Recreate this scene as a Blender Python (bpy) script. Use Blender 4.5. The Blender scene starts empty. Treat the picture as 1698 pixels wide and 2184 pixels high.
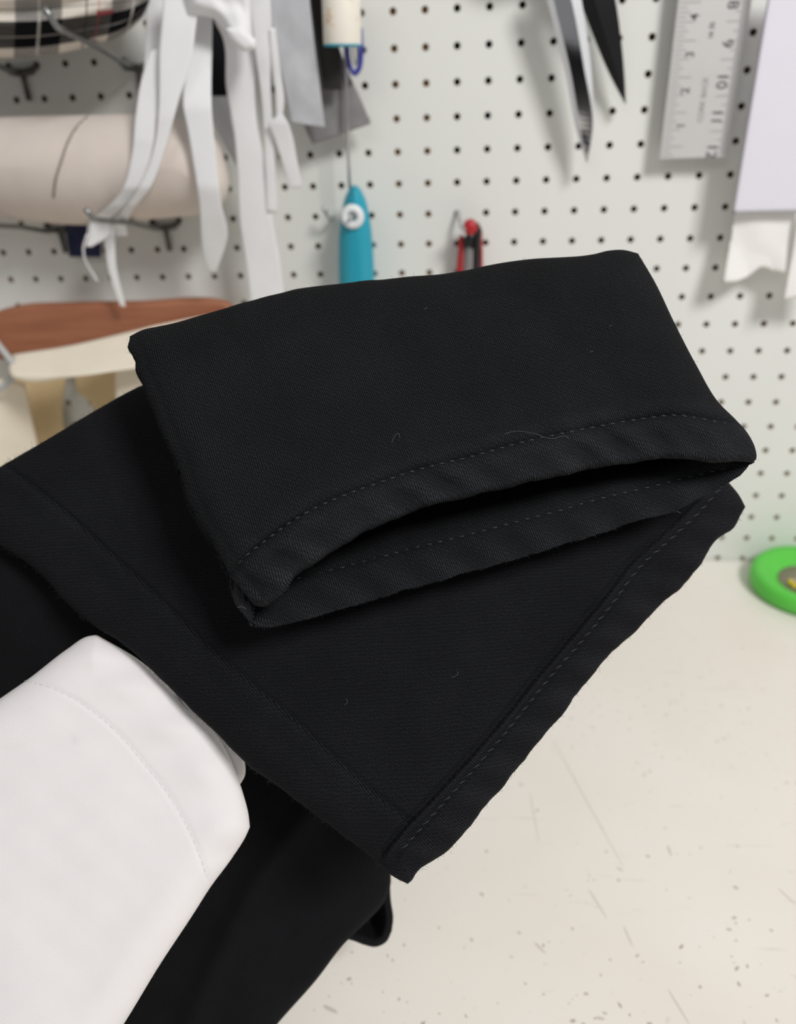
import bpy, bmesh, math, random
import numpy as np
from mathutils import Vector, Matrix

random.seed(7)
rng = np.random.default_rng(7)
S = bpy.context.scene
COL = S.collection

# ------------------------------------------------------------------ camera
W, H, F = 1698, 2184, 1652.3
RV = np.array([0.51608449, 0.09913326, -0.01243294])       # board -> camera rotation
CB = np.array([0.01842876, 0.04320314, -0.72684792])       # camera centre in board frame (x right, y down, z into the wall)
TABLE_Z = 0.90
def rod(w):
    t = np.linalg.norm(w); k = w / t
    K = np.array([[0, -k[2], k[1]], [k[2], 0, -k[0]], [-k[1], k[0], 0]])
    return np.eye(3) + math.sin(t) * K + (1 - math.cos(t)) * K @ K
RB = rod(RV)
PITCH = 0.0254
def ray_board(px, py):
    u = np.stack([(np.asarray(px, float) - W / 2) / F, (np.asarray(py, float) - H / 2) / F, np.ones_like(np.asarray(px, float))], -1)
    return u @ RB
_r = ray_board(1560.0, 1193.0); _k = -CB[2] / _r[2]
Z0 = TABLE_Z + (CB + _k * _r)[1]                            # world height of hole row 0
def b2w(P):
    P = np.asarray(P, float)
    return np.stack([P[..., 0], P[..., 2], Z0 - P[..., 1]], -1)
CAM = b2w(CB)
def ray(px, py):
    r = ray_board(px, py)
    return np.stack([r[..., 0], r[..., 2], -r[..., 1]], -1)
def pd(px, py, d):                                          # pixel + depth along the view axis -> world
    return CAM + ray(px, py) * np.asarray(d, float)[..., None]
def pw(px, py, off):                                        # pixel on the plane `off` metres in front of the board
    r = ray(px, py); k = (-np.asarray(off, float) - CAM[1]) / r[..., 1]
    return CAM + r * k[..., None]
def pt(px, py, h=0.0):                                      # pixel on the table top (plus h)
    r = ray(np.float64(px), np.float64(py)); k = (TABLE_Z + h - CAM[2]) / r[2]
    return CAM + r * k

cam_d = bpy.data.cameras.new('camera'); cam = bpy.data.objects.new('camera', cam_d); COL.objects.link(cam)
right = np.array([RB[0, 0], RB[0, 2], -RB[0, 1]]); up = -np.array([RB[1, 0], RB[1, 2], -RB[1, 1]]); fw = np.array([RB[2, 0], RB[2, 2], -RB[2, 1]])
M = Matrix.Identity(4)
for i in range(3):
    M[i][0] = right[i]; M[i][1] = up[i]; M[i][2] = -fw[i]; M[i][3] = CAM[i]
cam.matrix_world = M
cam_d.sensor_width = 36; cam_d.sensor_fit = 'AUTO'; cam_d.lens = 36 * F / H
cam_d.clip_start = 0.01; cam_d.clip_end = 50
cam_d.dof.use_dof = True; cam_d.dof.focus_distance = 0.288; cam_d.dof.aperture_fstop = cam_d.lens / 3.6
S.camera = cam

# ------------------------------------------------------------------ light, exposure
world = bpy.data.worlds.new('world'); S.world = world; world.use_nodes = True
bg = world.node_tree.nodes['Background']; bg.inputs[0].default_value = (1.0, 0.99, 0.975, 1); bg.inputs[1].default_value = 0.27
def area(name, loc, target, sx, sy, power, col):
    l = bpy.data.lights.new(name, 'AREA'); l.shape = 'RECTANGLE'; l.size = sx; l.size_y = sy; l.energy = power; l.color = col
    o = bpy.data.objects.new(name, l); COL.objects.link(o); o.location = loc
    o.rotation_euler = (Vector(target) - Vector(loc)).to_track_quat('-Z', 'Y').to_euler()
    return o
area('ceiling_light', (0.88, -1.25, 2.45), (0.05, -0.15, 1.1), 0.42, 0.42, 25, (1.0, 0.985, 0.965))
area('ceiling_light', (-0.5, -1.9, 2.5), (0.0, -0.2, 1.1), 1.2, 0.5, 4, (1.0, 0.98, 0.96))
S.view_settings.view_transform = 'Standard'; S.view_settings.look = 'None'
S.view_settings.exposure = 0.0; S.view_settings.gamma = 1.0; S.view_settings.use_curve_mapping = False
S.cycles.max_bounces = 6

# ------------------------------------------------------------------ materials
def lin(c):
    return tuple(((x / 255) / 12.92 if x / 255 <= 0.04045 else ((x / 255 + 0.055) / 1.055) ** 2.4) for x in c)
class NT:
    def __init__(s, name):
        s.m = bpy.data.materials.new(name); s.m.use_nodes = True; s.t = s.m.node_tree
        s.b = s.t.nodes['Principled BSDF']; s.out = s.t.nodes['Material Output']
    def n(s, typ, **kw):
        x = s.t.nodes.new(typ)
        for k, v in kw.items(): setattr(x, k, v)
        return x
    def l(s, a, b): s.t.links.new(a, b)
    def put(s, sock, v):
        if isinstance(v, bpy.types.NodeSocket): s.l(v, sock)
        else: sock.default_value = v
    def math(s, op, a, b=0.0, c=None):
        x = s.n('ShaderNodeMath', operation=op)
        s.put(x.inputs[0], a); s.put(x.inputs[1], b)
        if c is not None: s.put(x.inputs[2], c)
        return x.outputs[0]
    def ramp(s, fac, stops, interp='LINEAR'):
        x = s.n('ShaderNodeValToRGB'); e = x.color_ramp; e.interpolation = interp
        while len(e.elements) < len(stops): e.elements.new(0.5)
        for el, (p, c) in zip(e.elements, stops):
            el.position = p; el.color = (*c, 1) if len(c) == 3 else c
        s.l(fac, x.inputs[0]); return x.outputs[0]
    def noise(s, vec, scale, detail=3, rough=0.5):
        x = s.n('ShaderNodeTexNoise'); x.inputs['Scale'].default_value = scale; x.inputs['Detail'].default_value = detail
        x.inputs['Roughness'].default_value = rough
        if vec is not None: s.l(vec, x.inputs['Vector'])
        return x.outputs['Fac']
    def mix(s, mode, fac, a, b):
        x = s.n('ShaderNodeMix', data_type='RGBA', blend_type=mode)
        s.put(x.inputs[0], fac)
        for i, v in ((6, a), (7, b)):
            if isinstance(v, bpy.types.NodeSocket): s.l(v, x.inputs[i])
            else: x.inputs[i].default_value = (*v, 1)
        return x.outputs[2]
    def bump(s, h, dist, strength=1.0):
        x = s.n('ShaderNodeBump'); x.inputs['Distance'].default_value = dist; x.inputs['Strength'].default_value = strength
        s.l(h, x.inputs['Height']); s.l(x.outputs[0], s.b.inputs['Normal'])
    def set(s, **kw):
        for k, v in kw.items():
            sock = s.b.inputs[k]
            if isinstance(v, bpy.types.NodeSocket): s.l(v, sock)
            elif isinstance(v, tuple) and len(v) == 3: sock.default_value = (*v, 1)
            else: sock.default_value = v

def simple(name, rgb, rough=0.6, metal=0.0, var=0.06, scale=60, spec=0.4, bump=0.0, coat=0.0):
    t = NT(name); c = lin(rgb)
    tc = t.n('ShaderNodeTexCoord').outputs['Object']
    f = t.noise(tc, scale)
    t.set(**{'Base Color': t.ramp(f, [(0.25, tuple(x * (1 - var) for x in c)), (0.75, tuple(min(1, x * (1 + var)) for x in c))]),
             'Roughness': rough, 'Metallic': metal, 'Specular IOR Level': spec, 'Coat Weight': coat})
    if bump: t.bump(t.noise(tc, scale * 6), bump)
    return t.m

def denim(name, angle, dark, light, pitch=0.00080, bumpd=0.00024):
    t = NT(name)
    uv = t.n('ShaderNodeUVMap'); uv.uv_map = 'UVMap'
    sep = t.n('ShaderNodeSeparateXYZ'); t.l(uv.outputs[0], sep.inputs[0])
    x, y = sep.outputs[0], sep.outputs[1]
    w = t.noise(uv.outputs[0], 90, 2); w2 = t.noise(uv.outputs[0], 900, 2)
    ca, sa = math.cos(angle), math.sin(angle)
    a = t.math('ADD', t.math('MULTIPLY', x, sa), t.math('MULTIPLY', y, -ca))
    b = t.math('ADD', t.math('MULTIPLY', x, ca), t.math('MULTIPLY', y, sa))
    a = t.math('ADD', a, t.math('MULTIPLY', w, 0.0011)); a = t.math('ADD', a, t.math('MULTIPLY', w2, 0.0005))
    ph = t.math('MULTIPLY', a, 2 * math.pi / pitch)
    rib = t.math('MULTIPLY_ADD', t.math('SINE', ph), 0.5, 0.5)
    phb = t.math('ADD', t.math('ADD', t.math('MULTIPLY', b, 2 * math.pi / (pitch * 2.3)), t.math('MULTIPLY', ph, 0.38)), t.math('MULTIPLY', t.noise(uv.outputs[0], 420, 2), 9.0))
    yarn = t.math('MULTIPLY_ADD', t.math('SINE', phb), 0.5, 0.5)
    fine = t.noise(uv.outputs[0], 1500, 3, 0.65)
    hgt = t.math('MULTIPLY', rib, t.math('MULTIPLY_ADD', yarn, t.math('MULTIPLY', w2, 0.9), 0.45))
    hgt = t.math('ADD', t.math('MULTIPLY', hgt, 0.75), t.math('MULTIPLY', fine, 0.5))
    col = t.ramp(hgt, [(0.18, dark), (0.95, light)])
    macro = t.noise(uv.outputs[0], 28, 4, 0.6)
    col = t.mix('MULTIPLY', 1.0, col, t.ramp(macro, [(0.3, (0.78, 0.78, 0.78)), (0.72, (1.15, 1.15, 1.16))]))
    at = t.n('ShaderNodeAttribute'); at.attribute_name = 'wear'
    gain = t.math('MULTIPLY_ADD', at.outputs['Fac'], 1.0, 1.0)
    cg = t.n('ShaderNodeCombineColor'); [t.l(gain, cg.inputs[i]) for i in range(3)]
    col = t.mix('MULTIPLY', 1.0, col, cg.outputs[0])
    t.set(**{'Base Color': col, 'Roughness': 0.88, 'Specular IOR Level': 0.09, 'Sheen Weight': 0.0, 'Sheen Roughness': 0.5})
    t.bump(hgt, bumpd, 0.9)
    return t.m

def cloth(name, rgb, rough=0.9, weave=0.0005, bumpd=0.00008, var=0.04, angle=0.6, translucent=0.0):
    t = NT(name); c = lin(rgb)
    uv = t.n('ShaderNodeUVMap'); uv.uv_map = 'UVMap'
    sep = t.n('ShaderNodeSeparateXYZ'); t.l(uv.outputs[0], sep.inputs[0])
    a = t.math('ADD', t.math('MULTIPLY', sep.outputs[0], math.sin(angle)), t.math('MULTIPLY', sep.outputs[1], -math.cos(angle)))
    rib = t.math('MULTIPLY_ADD', t.math('SINE', t.math('MULTIPLY', a, 2 * math.pi / weave)), 0.5, 0.5)
    f = t.noise(uv.outputs[0], 45, 4); g = t.noise(uv.outputs[0], 1200, 2)
    h = t.math('ADD', rib, g)
    t.set(**{'Base Color': t.ramp(f, [(0.3, tuple(x * (1 - var) for x in c)), (0.7, tuple(min(1, x * (1 + var)) for x in c))]),
             'Roughness': rough, 'Specular IOR Level': 0.15, 'Sheen Weight': 0.08})
    t.bump(h, bumpd, 0.8)
    return t.m

MT = {}
MT['denim_top'] = denim('black_denim_upper', 1.95, (0.0013, 0.0015, 0.0018), (0.0195, 0.0210, 0.0235))
MT['denim_low'] = denim('black_denim_lower', 2.35, (0.0012, 0.0013, 0.0017), (0.0175, 0.0184, 0.0218))
MT['denim_far'] = denim('black_denim_beneath', 0.9, (0.0030, 0.0031, 0.0037), (0.0125, 0.0128, 0.0150))
MT['thread_black'] = simple('black_topstitch_thread', (40, 42, 46), 0.55, 0, 0.35, 900, 0.4)
MT['thread_white'] = simple('pale_grey_topstitch_thread', (210, 208, 210), 0.8)
MT['lint'] = simple('grey_lint', (92, 94, 98), 0.8)
MT['fuzz'] = simple('black_fuzz', (48, 48, 50), 0.9)
MT['white_twill'] = cloth('white_cotton_twill', (230, 226, 227), 0.9, 0.0007, 0.00006, 0.02, 2.2)

def pegboard_mat():
    t = NT('white_painted_hardboard'); tc = t.n('ShaderNodeTexCoord').outputs['Object']
    f = t.noise(tc, 7, 4); c = lin((229, 230, 226))
    t.set(**{'Base Color': t.ramp(f, [(0.3, tuple(x * 0.97 for x in c)), (0.7, c)]), 'Roughness': 0.5, 'Specular IOR Level': 0.3})
    t.bump(t.noise(tc, 300), 0.0001, 0.5); return t.m
MT['board'] = pegboard_mat()
MT['hardboard'] = simple('brown_hardboard_core', (172, 152, 116), 0.9, 0, 0.2, 200)
MT['batten'] = simple('raw_pine_batten', (222, 186, 132), 0.8, 0, 0.15, 40)
MT['wall'] = simple('plaster_wall', (196, 192, 184), 0.9, 0, 0.04, 10)
MT['floor'] = simple('grey_floor', (130, 126, 120), 0.8, 0, 0.08, 8)

def table_mat():
    t = NT('worn_white_laminate'); tc = t.n('ShaderNodeTexCoord').outputs['Object']
    c = lin((236, 231, 223))
    f = t.noise(tc, 5, 4)
    base = t.ramp(f, [(0.3, lin((232, 225, 215))), (0.7, lin((239, 235, 229)))])
    big = t.noise(tc, 6, 2)
    sp = t.noise(tc, 150, 3, 0.6)
    dens = t.math('MULTIPLY', t.math('SUBTRACT', big, 0.5), 0.2)
    m1 = t.ramp(t.math('ADD', sp, dens), [(0.66, (0, 0, 0)), (0.76, (1, 1, 1))])
    col = t.mix('MIX', t.math('MULTIPLY', m1, 0.35), base, lin((120, 112, 100)))
    mp = t.n('ShaderNodeMapping'); mp.inputs['Rotation'].default_value = (0, 0, -0.5); mp.inputs['Scale'].default_value = (1, 9, 1)
    t.l(tc, mp.inputs[0])
    sc = t.noise(mp.outputs[0], 24, 2, 0.5)
    m2 = t.ramp(sc, [(0.69, (0, 0, 0)), (0.78, (1, 1, 1))])
    col = t.mix('MIX', t.math('MULTIPLY', m2, 0.16), col, lin((150, 142, 132)))
    t.set(**{'Base Color': col, 'Roughness': 0.42, 'Specular IOR Level': 0.35}); return t.m
MT['table'] = table_mat()
MT['scuff'] = simple('grey_scuff', (204, 197, 187), 0.7)
MT['speck'] = simple('dark_speck', (188, 180, 169), 0.8)
MT['edge'] = simple('table_edge', (176, 170, 160), 0.6)

def plaid_mat():
    t = NT('plaid_flannel'); uv = t.n('ShaderNodeUVMap'); uv.uv_map = 'UVMap'
    sep = t.n('ShaderNodeSeparateXYZ'); t.l(uv.outputs[0], sep.inputs[0])
    U, V_ = sep.outputs[0], sep.outputs[1]
    def stripes(x, period, off, width):                      # 1 on the dark stripes of the check
        f = t.math('FRACT', t.math('ADD', t.math('DIVIDE', x, period), off))
        return t.math('LESS_THAN', f, width)
    A = stripes(U, 0.345, 1 - (0.495 / 0.345) % 1, 0.48); B = stripes(V_, 0.40, 1 - (0.735 / 0.40) % 1, 0.49)
    n_ = t.noise(uv.outputs[0], 30, 2)
    half = t.mix('MIX', n_, (0.055, 0.05, 0.048), (0.10, 0.092, 0.086))
    dg = t.math('FRACT', t.math('MULTIPLY', t.math('ADD', t.math('MULTIPLY', U, 1.6), t.math('MULTIPLY', V_, -1.0)), 44))
    hatch = t.mix('MIX', t.math('LESS_THAN', dg, 0.5), (0.05, 0.046, 0.044), (0.52, 0.49, 0.46))
    light, dark = t.mix('MIX', 0.0, (0.74, 0.68, 0.61), (0, 0, 0)), t.mix('MIX', 0.0, (0.006, 0.006, 0.008), (0, 0, 0))
    rowl = t.mix('MIX', A, light, hatch); rowd = t.mix('MIX', A, half, dark)
    base = t.mix('MIX', B, rowl, rowd)
    def line(x, period, off, w, c, col, k):
        return t.mix('MIX', t.math('MULTIPLY', stripes(x, period, off, w), k), c, col)
    base = line(V_, 0.40, 1 - (0.845 / 0.40) % 1, 0.022, base, (0.36, 0.34, 0.32), 0.8)
    base = line(U, 0.345, 1 - (0.575 / 0.345) % 1, 0.03, base, (0.55, 0.53, 0.5), 0.7)
    base = line(V_, 0.40, 1 - (0.645 / 0.40) % 1, 0.02, base, (0.02, 0.02, 0.022), 0.8)
    base = line(U, 0.345, 1 - (0.745 / 0.345) % 1, 0.02, base, (0.03, 0.03, 0.03), 0.7)
    red = t.math('MULTIPLY', t.math('MULTIPLY', t.math('GREATER_THAN', U, 0.785), t.math('LESS_THAN', U, 0.845)), t.math('MULTIPLY', t.math('GREATER_THAN', V_, 0.705), t.math('LESS_THAN', V_, 0.748)))
    base = t.mix('MIX', t.math('MULTIPLY', red, 0.85), base, (0.34, 0.03, 0.05))
    base = line(U, 0.69, 1 - (0.79 / 0.69) % 1, 0.008, base, (0.4, 0.05, 0.06), 0.5)
    t.set(**{'Base Color': base, 'Roughness': 0.95, 'Specular IOR Level': 0.1}); return t.m
MT['plaid'] = plaid_mat()
MT['cream_canvas'] = cloth('cream_canvas', (220, 209, 201), 0.9, 0.001, 0.0001, 0.03)
MT['strip'] = cloth('white_cotton_strip', (238, 238, 240), 0.95, 0.0008, 0.0001, 0.02)
MT['grey_sheer'] = cloth('pale_grey_interfacing', (196, 197, 202), 0.95, 0.001, 0.0001, 0.14)
MT['grey_cloth'] = cloth('mid_grey_cloth', (138, 136, 138), 0.95, 0.001, 0.0001, 0.16)
MT['black_cloth'] = cloth('charcoal_cloth', (52, 50, 50), 0.95, 0.001, 0.0001, 0.2)
MT['jet_cloth'] = cloth('black_ribbon', (20, 20, 24), 0.95, 0.001, 0.0001, 0.2)
MT['navy_cloth'] = cloth('navy_cloth', (44, 48, 74), 0.95, 0.001, 0.0001, 0.2)
MT['canvas'] = cloth('natural_canvas', (246, 237, 218), 0.92, 0.0012, 0.0001, 0.03)
MT['canvas_shaded'] = cloth('canvas_with_painted_shade', (216, 192, 150), 0.92, 0.0012, 0.0001, 0.03)  # canvas darkened to tan: the pocket's shade put into its colour
MT['paper'] = simple('lavender_white_paper', (226, 224, 235), 0.7, 0, 0.01)
MT['interfacing'] = cloth('ivory_interfacing', (242, 240, 238), 0.9, 0.001, 0.00008, 0.02)
MT['steel'] = simple('brushed_steel', (200, 200, 202), 0.3, 1.0, 0.05, 40)
MT['wire'] = simple('zinc_wire', (150, 152, 152), 0.35, 1.0, 0.08, 200)
MT['wire_dark'] = simple('dark_wire', (96, 94, 90), 0.45, 0.8, 0.1, 200)
MT['ground_steel'] = simple('ground_steel_bevel', (214, 216, 220), 0.45, 0.1, 0.03, 40)
MT['chrome'] = simple('polished_steel', (206, 207, 212), 0.12, 1.0, 0.03, 40)
MT['black_blade'] = simple('black_blade', (26, 26, 28), 0.35, 0.2, 0.1, 60)
MT['black_plastic'] = simple('black_plastic', (30, 30, 32), 0.4)
MT['aluminium'] = simple('satin_aluminium', (204, 203, 202), 0.6, 0.25, 0.03, 30)
MT['ink'] = simple('grey_ink', (74, 74, 76), 0.7)
MT['ink_faint'] = simple('faint_ink', (150, 150, 150), 0.7)
MT['ink_tick'] = simple('pale_grey_ink', (138, 138, 138), 0.7)
MT['teal'] = simple('teal_plastic', (40, 158, 182), 0.35, 0, 0.03, 30, 0.5)
MT['white_plastic'] = simple('white_plastic', (232, 236, 238), 0.4)
MT['red'] = simple('red_plastic', (176, 34, 42), 0.4, 0, 0.05)
MT['green'] = simple('green_plastic', (94, 204, 74), 0.4, 0, 0.02)
MT['magnet'] = simple('grey_magnet', (148, 138, 122), 0.6, 0.2, 0.1, 300)
MT['yellow'] = simple('yellow_pin_head', (236, 206, 20), 0.35)
MT['blue'] = simple('blue_plastic', (62, 66, 150), 0.35)
MT['grey_line'] = simple('grey_line', (138, 130, 124), 0.9)
MT['cord'] = simple('grey_cord', (190, 192, 192), 0.8)
def wood_mat():
    t = NT('brown_wood'); tc = t.n('ShaderNodeTexCoord').outputs['Object']
    mp = t.n('ShaderNodeMapping'); mp.inputs['Scale'].default_value = (2, 10, 22); t.l(tc, mp.inputs[0])
    f = t.noise(mp.outputs[0], 7, 5, 0.6)
    t.set(**{'Base Color': t.ramp(f, [(0.25, lin((142, 88, 62))), (0.5, lin((160, 102, 74))), (0.8, lin((174, 116, 86)))]), 'Roughness': 0.5}); return t.m
MT['wood'] = wood_mat()
def spool_mat():
    t = NT('ivory_with_rust_veins'); tc = t.n('ShaderNodeTexCoord').outputs['Object']
    v = t.n('ShaderNodeTexVoronoi', feature='DISTANCE_TO_EDGE'); v.inputs['Scale'].default_value = 70
    w = t.n('ShaderNodeTexNoise'); w.inputs['Scale'].default_value = 60; t.l(tc, w.inputs['Vector'])
    mx = t.mix('ADD', 0.02, tc, w.outputs['Color']); t.l(mx, v.inputs['Vector'])
    m = t.ramp(v.outputs['Distance'], [(0.0, (1, 1, 1)), (0.07, (0, 0, 0))])
    m = t.math('MULTIPLY', m, t.ramp(t.noise(tc, 40), [(0.45, (0, 0, 0)), (0.6, (1, 1, 1))]))
    t.set(**{'Base Color': t.mix('MIX', t.math('MULTIPLY', m, 0.8), lin((240, 234, 222)), lin((206, 160, 84))), 'Roughness': 0.45}); return t.m
MT['spool'] = spool_mat()

# ------------------------------------------------------------------ object helpers
def tag(o, label=None, cat=None, group=None, kind=None):
    if label: o['label'] = label
    if cat: o['category'] = cat
    if group: o['group'] = group
    if kind: o['kind'] = kind
    return o
def empty(name, loc, label, cat, group=None):
    o = bpy.data.objects.new(name, None); COL.objects.link(o); o.location = tuple(loc); o.empty_display_size = 0.02
    return tag(o, label, cat, group)
def link(name, me, mats, parent=None):
    for m in (mats if isinstance(mats, (list, tuple)) else [mats]): me.materials.append(m)
    o = bpy.data.objects.new(name, me); COL.objects.link(o)
    if parent is not None:
        o.parent = parent
        off = Vector((0, 0, 0)); p = parent
        while p is not None: off += p.location; p = p.parent
        o.location = -off if parent.parent is None else (0, 0, 0)
    return o
def mesh_np(name, V, Fc, mats, parent=None, uv=None, smooth=True, mi=None):
    me = bpy.data.meshes.new(name)
    me.from_pydata(np.asarray(V).tolist(), [], [tuple(map(int, f)) for f in Fc])
    if uv is not None:
        ul = me.uv_layers.new(name='UVMap')
        vi = np.empty(len(me.loops), dtype=np.int32); me.loops.foreach_get('vertex_index', vi)
        ul.data.foreach_set('uv', np.asarray(uv, dtype=np.float32)[vi].ravel())
    if mi is not None: me.polygons.foreach_set('material_index', np.asarray(mi, dtype=np.int32))
    if smooth: me.polygons.foreach_set('use_smooth', np.ones(len(me.polygons), dtype=bool))
    me.update()
    return link(name, me, mats, parent)
def bm_obj(name, bm, mats, parent=None, smooth=False):
    bmesh.ops.recalc_face_normals(bm, faces=bm.faces)
    me = bpy.data.meshes.new(name); bm.to_mesh(me); bm.free()
    if smooth: me.polygons.foreach_set('use_smooth', np.ones(len(me.polygons), dtype=bool))
    return link(name, me, mats, parent)
def add_box(bm, x0, x1, y0, y1, z0, z1):
    v = [bm.verts.new((x, y, z)) for x in (x0, x1) for y in (y0, y1) for z in (z0, z1)]
    for f in ((0, 1, 3, 2), (4, 6, 7, 5), (0, 4, 5, 1), (2, 3, 7, 6), (0, 2, 6, 4), (1, 5, 7, 3)): bm.faces.new([v[i] for i in f])
def add_tube(bm, pts, r, n=10, cap=True):
    pts = [Vector(tuple(p)) for p in pts]; rs = r if isinstance(r, (list, tuple)) else [r] * len(pts)
    rings = []; prev = None
    for i, p in enumerate(pts):
        t = (pts[min(i + 1, len(pts) - 1)] - pts[max(i - 1, 0)]).normalized()
        if prev is None:
            a = Vector((0, 0, 1)) if abs(t.z) < 0.9 else Vector((1, 0, 0)); e1 = t.cross(a).normalized()
        else: e1 = (prev - t * prev.dot(t)).normalized()
        prev = e1; e2 = t.cross(e1)
        rings.append([bm.verts.new(p + (e1 * math.cos(2 * math.pi * k / n) + e2 * math.sin(2 * math.pi * k / n)) * rs[i]) for k in range(n)])
    for a, b in zip(rings, rings[1:]):
        for k in range(n): bm.faces.new((a[k], a[(k + 1) % n], b[(k + 1) % n], b[k]))
    if cap: bm.faces.new(rings[0][::-1]); bm.faces.new(rings[-1])
def tube_obj(name, pts, r, mat, parent=None, n=10):
    bm = bmesh.new(); add_tube(bm, pts, r, n); return bm_obj(name, bm, mat, parent, True)
def add_torus(bm, c, R, r, e1, e2, n=28, m=10):
    c, e1, e2 = Vector(tuple(c)), Vector(tuple(e1)).normalized(), Vector(tuple(e2)).normalized(); e3 = e1.cross(e2)
    g = []
    for i in range(n):
        a = 2 * math.pi * i / n; d = e1 * math.cos(a) + e2 * math.sin(a)
        g.append([bm.verts.new(c + d * (R + r * math.cos(2 * math.pi * j / m)) + e3 * r * math.sin(2 * math.pi * j / m)) for j in range(m)])
    for i in range(n):
        for j in range(m): bm.faces.new((g[i][j], g[(i + 1) % n][j], g[(i + 1) % n][(j + 1) % m], g[i][(j + 1) % m]))
def add_lathe(bm, prof, c, e1, e2, e3, n=32):
    c, e1, e2, e3 = (Vector(tuple(q)) for q in (c, e1, e2, e3)); rings = []
    for r, h in prof:
        rings.append([bm.verts.new(c + e3 * h + (e1 * math.cos(2 * math.pi * k / n) + e2 * math.sin(2 * math.pi * k / n)) * max(r, 1e-5)) for k in range(n)])
    for a, b in zip(rings, rings[1:]):
        for k in range(n): bm.faces.new((a[k], a[(k + 1) % n], b[(k + 1) % n], b[k]))

# ---- curves and patches in pixel space, carried into the room at their own distance
def curve(pts, n):
    P = np.asarray(pts, float)
    if len(P) == 1: return np.repeat(P, n + 1, 0)
    if len(P) == 2: return P[0] + (P[1] - P[0]) * np.linspace(0, 1, n + 1)[:, None]
    d = np.linalg.norm(np.diff(P, axis=0), axis=1); t = np.r_[0, np.cumsum(d)]
    m = np.zeros_like(P); s = np.diff(P, axis=0) / d[:, None]
    m[0], m[-1] = s[0], s[-1]
    for i in range(1, len(P) - 1): m[i] = (s[i - 1] * d[i] + s[i] * d[i - 1]) / (d[i - 1] + d[i])
    q = np.linspace(0, t[-1], n + 1); k = np.clip(np.searchsorted(t, q, 'right') - 1, 0, len(P) - 2)
    h = d[k]; x = (q - t[k]) / h; x = x[:, None]; h = h[:, None]
    return (2 * x**3 - 3 * x**2 + 1) * P[k] + (x**3 - 2 * x**2 + x) * h * m[k] + (-2 * x**3 + 3 * x**2) * P[k + 1] + (x**3 - x**2) * h * m[k + 1]
def coons(top, bot, lef, rig, nu, nv):
    a, b, c, d = curve(top, nu), curve(bot, nu), curve(lef, nv), curve(rig, nv)
    u = np.linspace(0, 1, nu + 1)[:, None, None]; v = np.linspace(0, 1, nv + 1)[None, :, None]
    G = (1 - v) * a[:, None] + v * b[:, None] + (1 - u) * c[None] + u * d[None]
    G -= (1 - u) * (1 - v) * a[0] + u * (1 - v) * a[-1] + (1 - u) * v * b[0] + u * v * b[-1]
    return G, (a, b, c, d)
def dist(G, polys):
    sh = G.shape[:2]; P = G[..., :2].reshape(-1, 2); out = np.full(len(P), 1e9)
    for L in polys:
        A, B = L[:-1, :2], L[1:, :2]; D = B - A; q = (D**2).sum(1) + 1e-9
        for s in range(0, len(P), 4000):
            X = P[s:s + 4000, None] - A[None]
            k = np.clip((X * D).sum(2) / q, 0, 1)
            out[s:s + 4000] = np.minimum(out[s:s + 4000], np.sqrt(((X - k[..., None] * D)**2).sum(2)).min(1))
    return out.reshape(sh)
def rnd(e, r):
    x = np.clip(e / r, 0, 1); return np.sqrt(np.maximum(0, 1 - (1 - x)**2))
def wav(G, L, seed, n=6):
    g = np.random.default_rng(seed); z = 0
    for i in range(n):
        a = g.uniform(0, 2 * math.pi); k = 2 * math.pi / (L * g.uniform(0.6, 1.7))
        z = z + np.sin((G[..., 0] * math.cos(a) + G[..., 1] * math.sin(a)) * k + g.uniform(0, 6.3))
    return z / n
def gauss(d, w): return np.exp(-(d / w)**2)
def quads(idx, flip=False):
    a, b, c, d = idx[:-1, :-1].ravel(), idx[1:, :-1].ravel(), idx[1:, 1:].ravel(), idx[:-1, 1:].ravel()
    return np.stack([a, d, c, b] if flip else [a, b, c, d], 1)
def plane_uv(Wp, rot=0.0):
    P = Wp.reshape(-1, 3); c = P.mean(0)
    x = right; y = up
    return np.stack([(P - c) @ x, (P - c) @ y], 1)

def pillow(name, top, bot, lef, rig, base, tf, tb, r, mat, parent=None, nu=60, nv=40, place=pw, extra=None, edges='tblr', uvmode='plane', uvscale=(1, 1), scale=None):
    """A padded sheet: outline from four edge curves, `base` distance, rounded on the named edges."""
    G, cs = coons(top, bot, lef, rig, nu, nv)
    e = dist(G, [c for c, k in zip(cs, 'tblr') if k in edges])
    q = base(G[..., 0], G[..., 1]) if callable(base) else np.full(G.shape[:2], float(base))
    mpp = scale if scale else ((0.62 if place is pw else np.median(q)) / F)
    t = rnd(e * mpp, r)
    sgn = 1 if place is pw else -1                            # +off or -depth is towards the lens
    ex = extra(G, e) if extra is not None else 0
    inner = np.ones(G.shape[:2], bool); inner[0] = inner[-1] = False; inner[:, 0] = inner[:, -1] = False
    fr = place(G[..., 0], G[..., 1], q + sgn * (tf * t) + ex)
    bk = place(G[..., 0], G[..., 1], q - sgn * (tb * t))
    n0 = G.shape[0] * G.shape[1]; idf = np.arange(n0).reshape(G.shape[:2]); idb = idf.copy()
    idb[inner] = n0 + np.arange(inner.sum())
    V = np.concatenate([fr.reshape(-1, 3), bk[inner]])
    Fc = np.concatenate([quads(idf, True), quads(idb, False)])
    if uvmode == 'plane': uv = plane_uv(V)
    else:
        uu, vv = np.meshgrid(np.linspace(0, 1, nu + 1), np.linspace(0, 1, nv + 1), indexing='ij')
        g = np.stack([uu * uvscale[0], vv * uvscale[1]], -1); uv = np.concatenate([g.reshape(-1, 2), g[inner]])
    o = mesh_np(name, V, Fc, mat, parent, uv)
    o_data = dict(G=G, q=q + sgn * tf * t + ex, W=fr, curves=cs)
    return o, o_data

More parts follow.
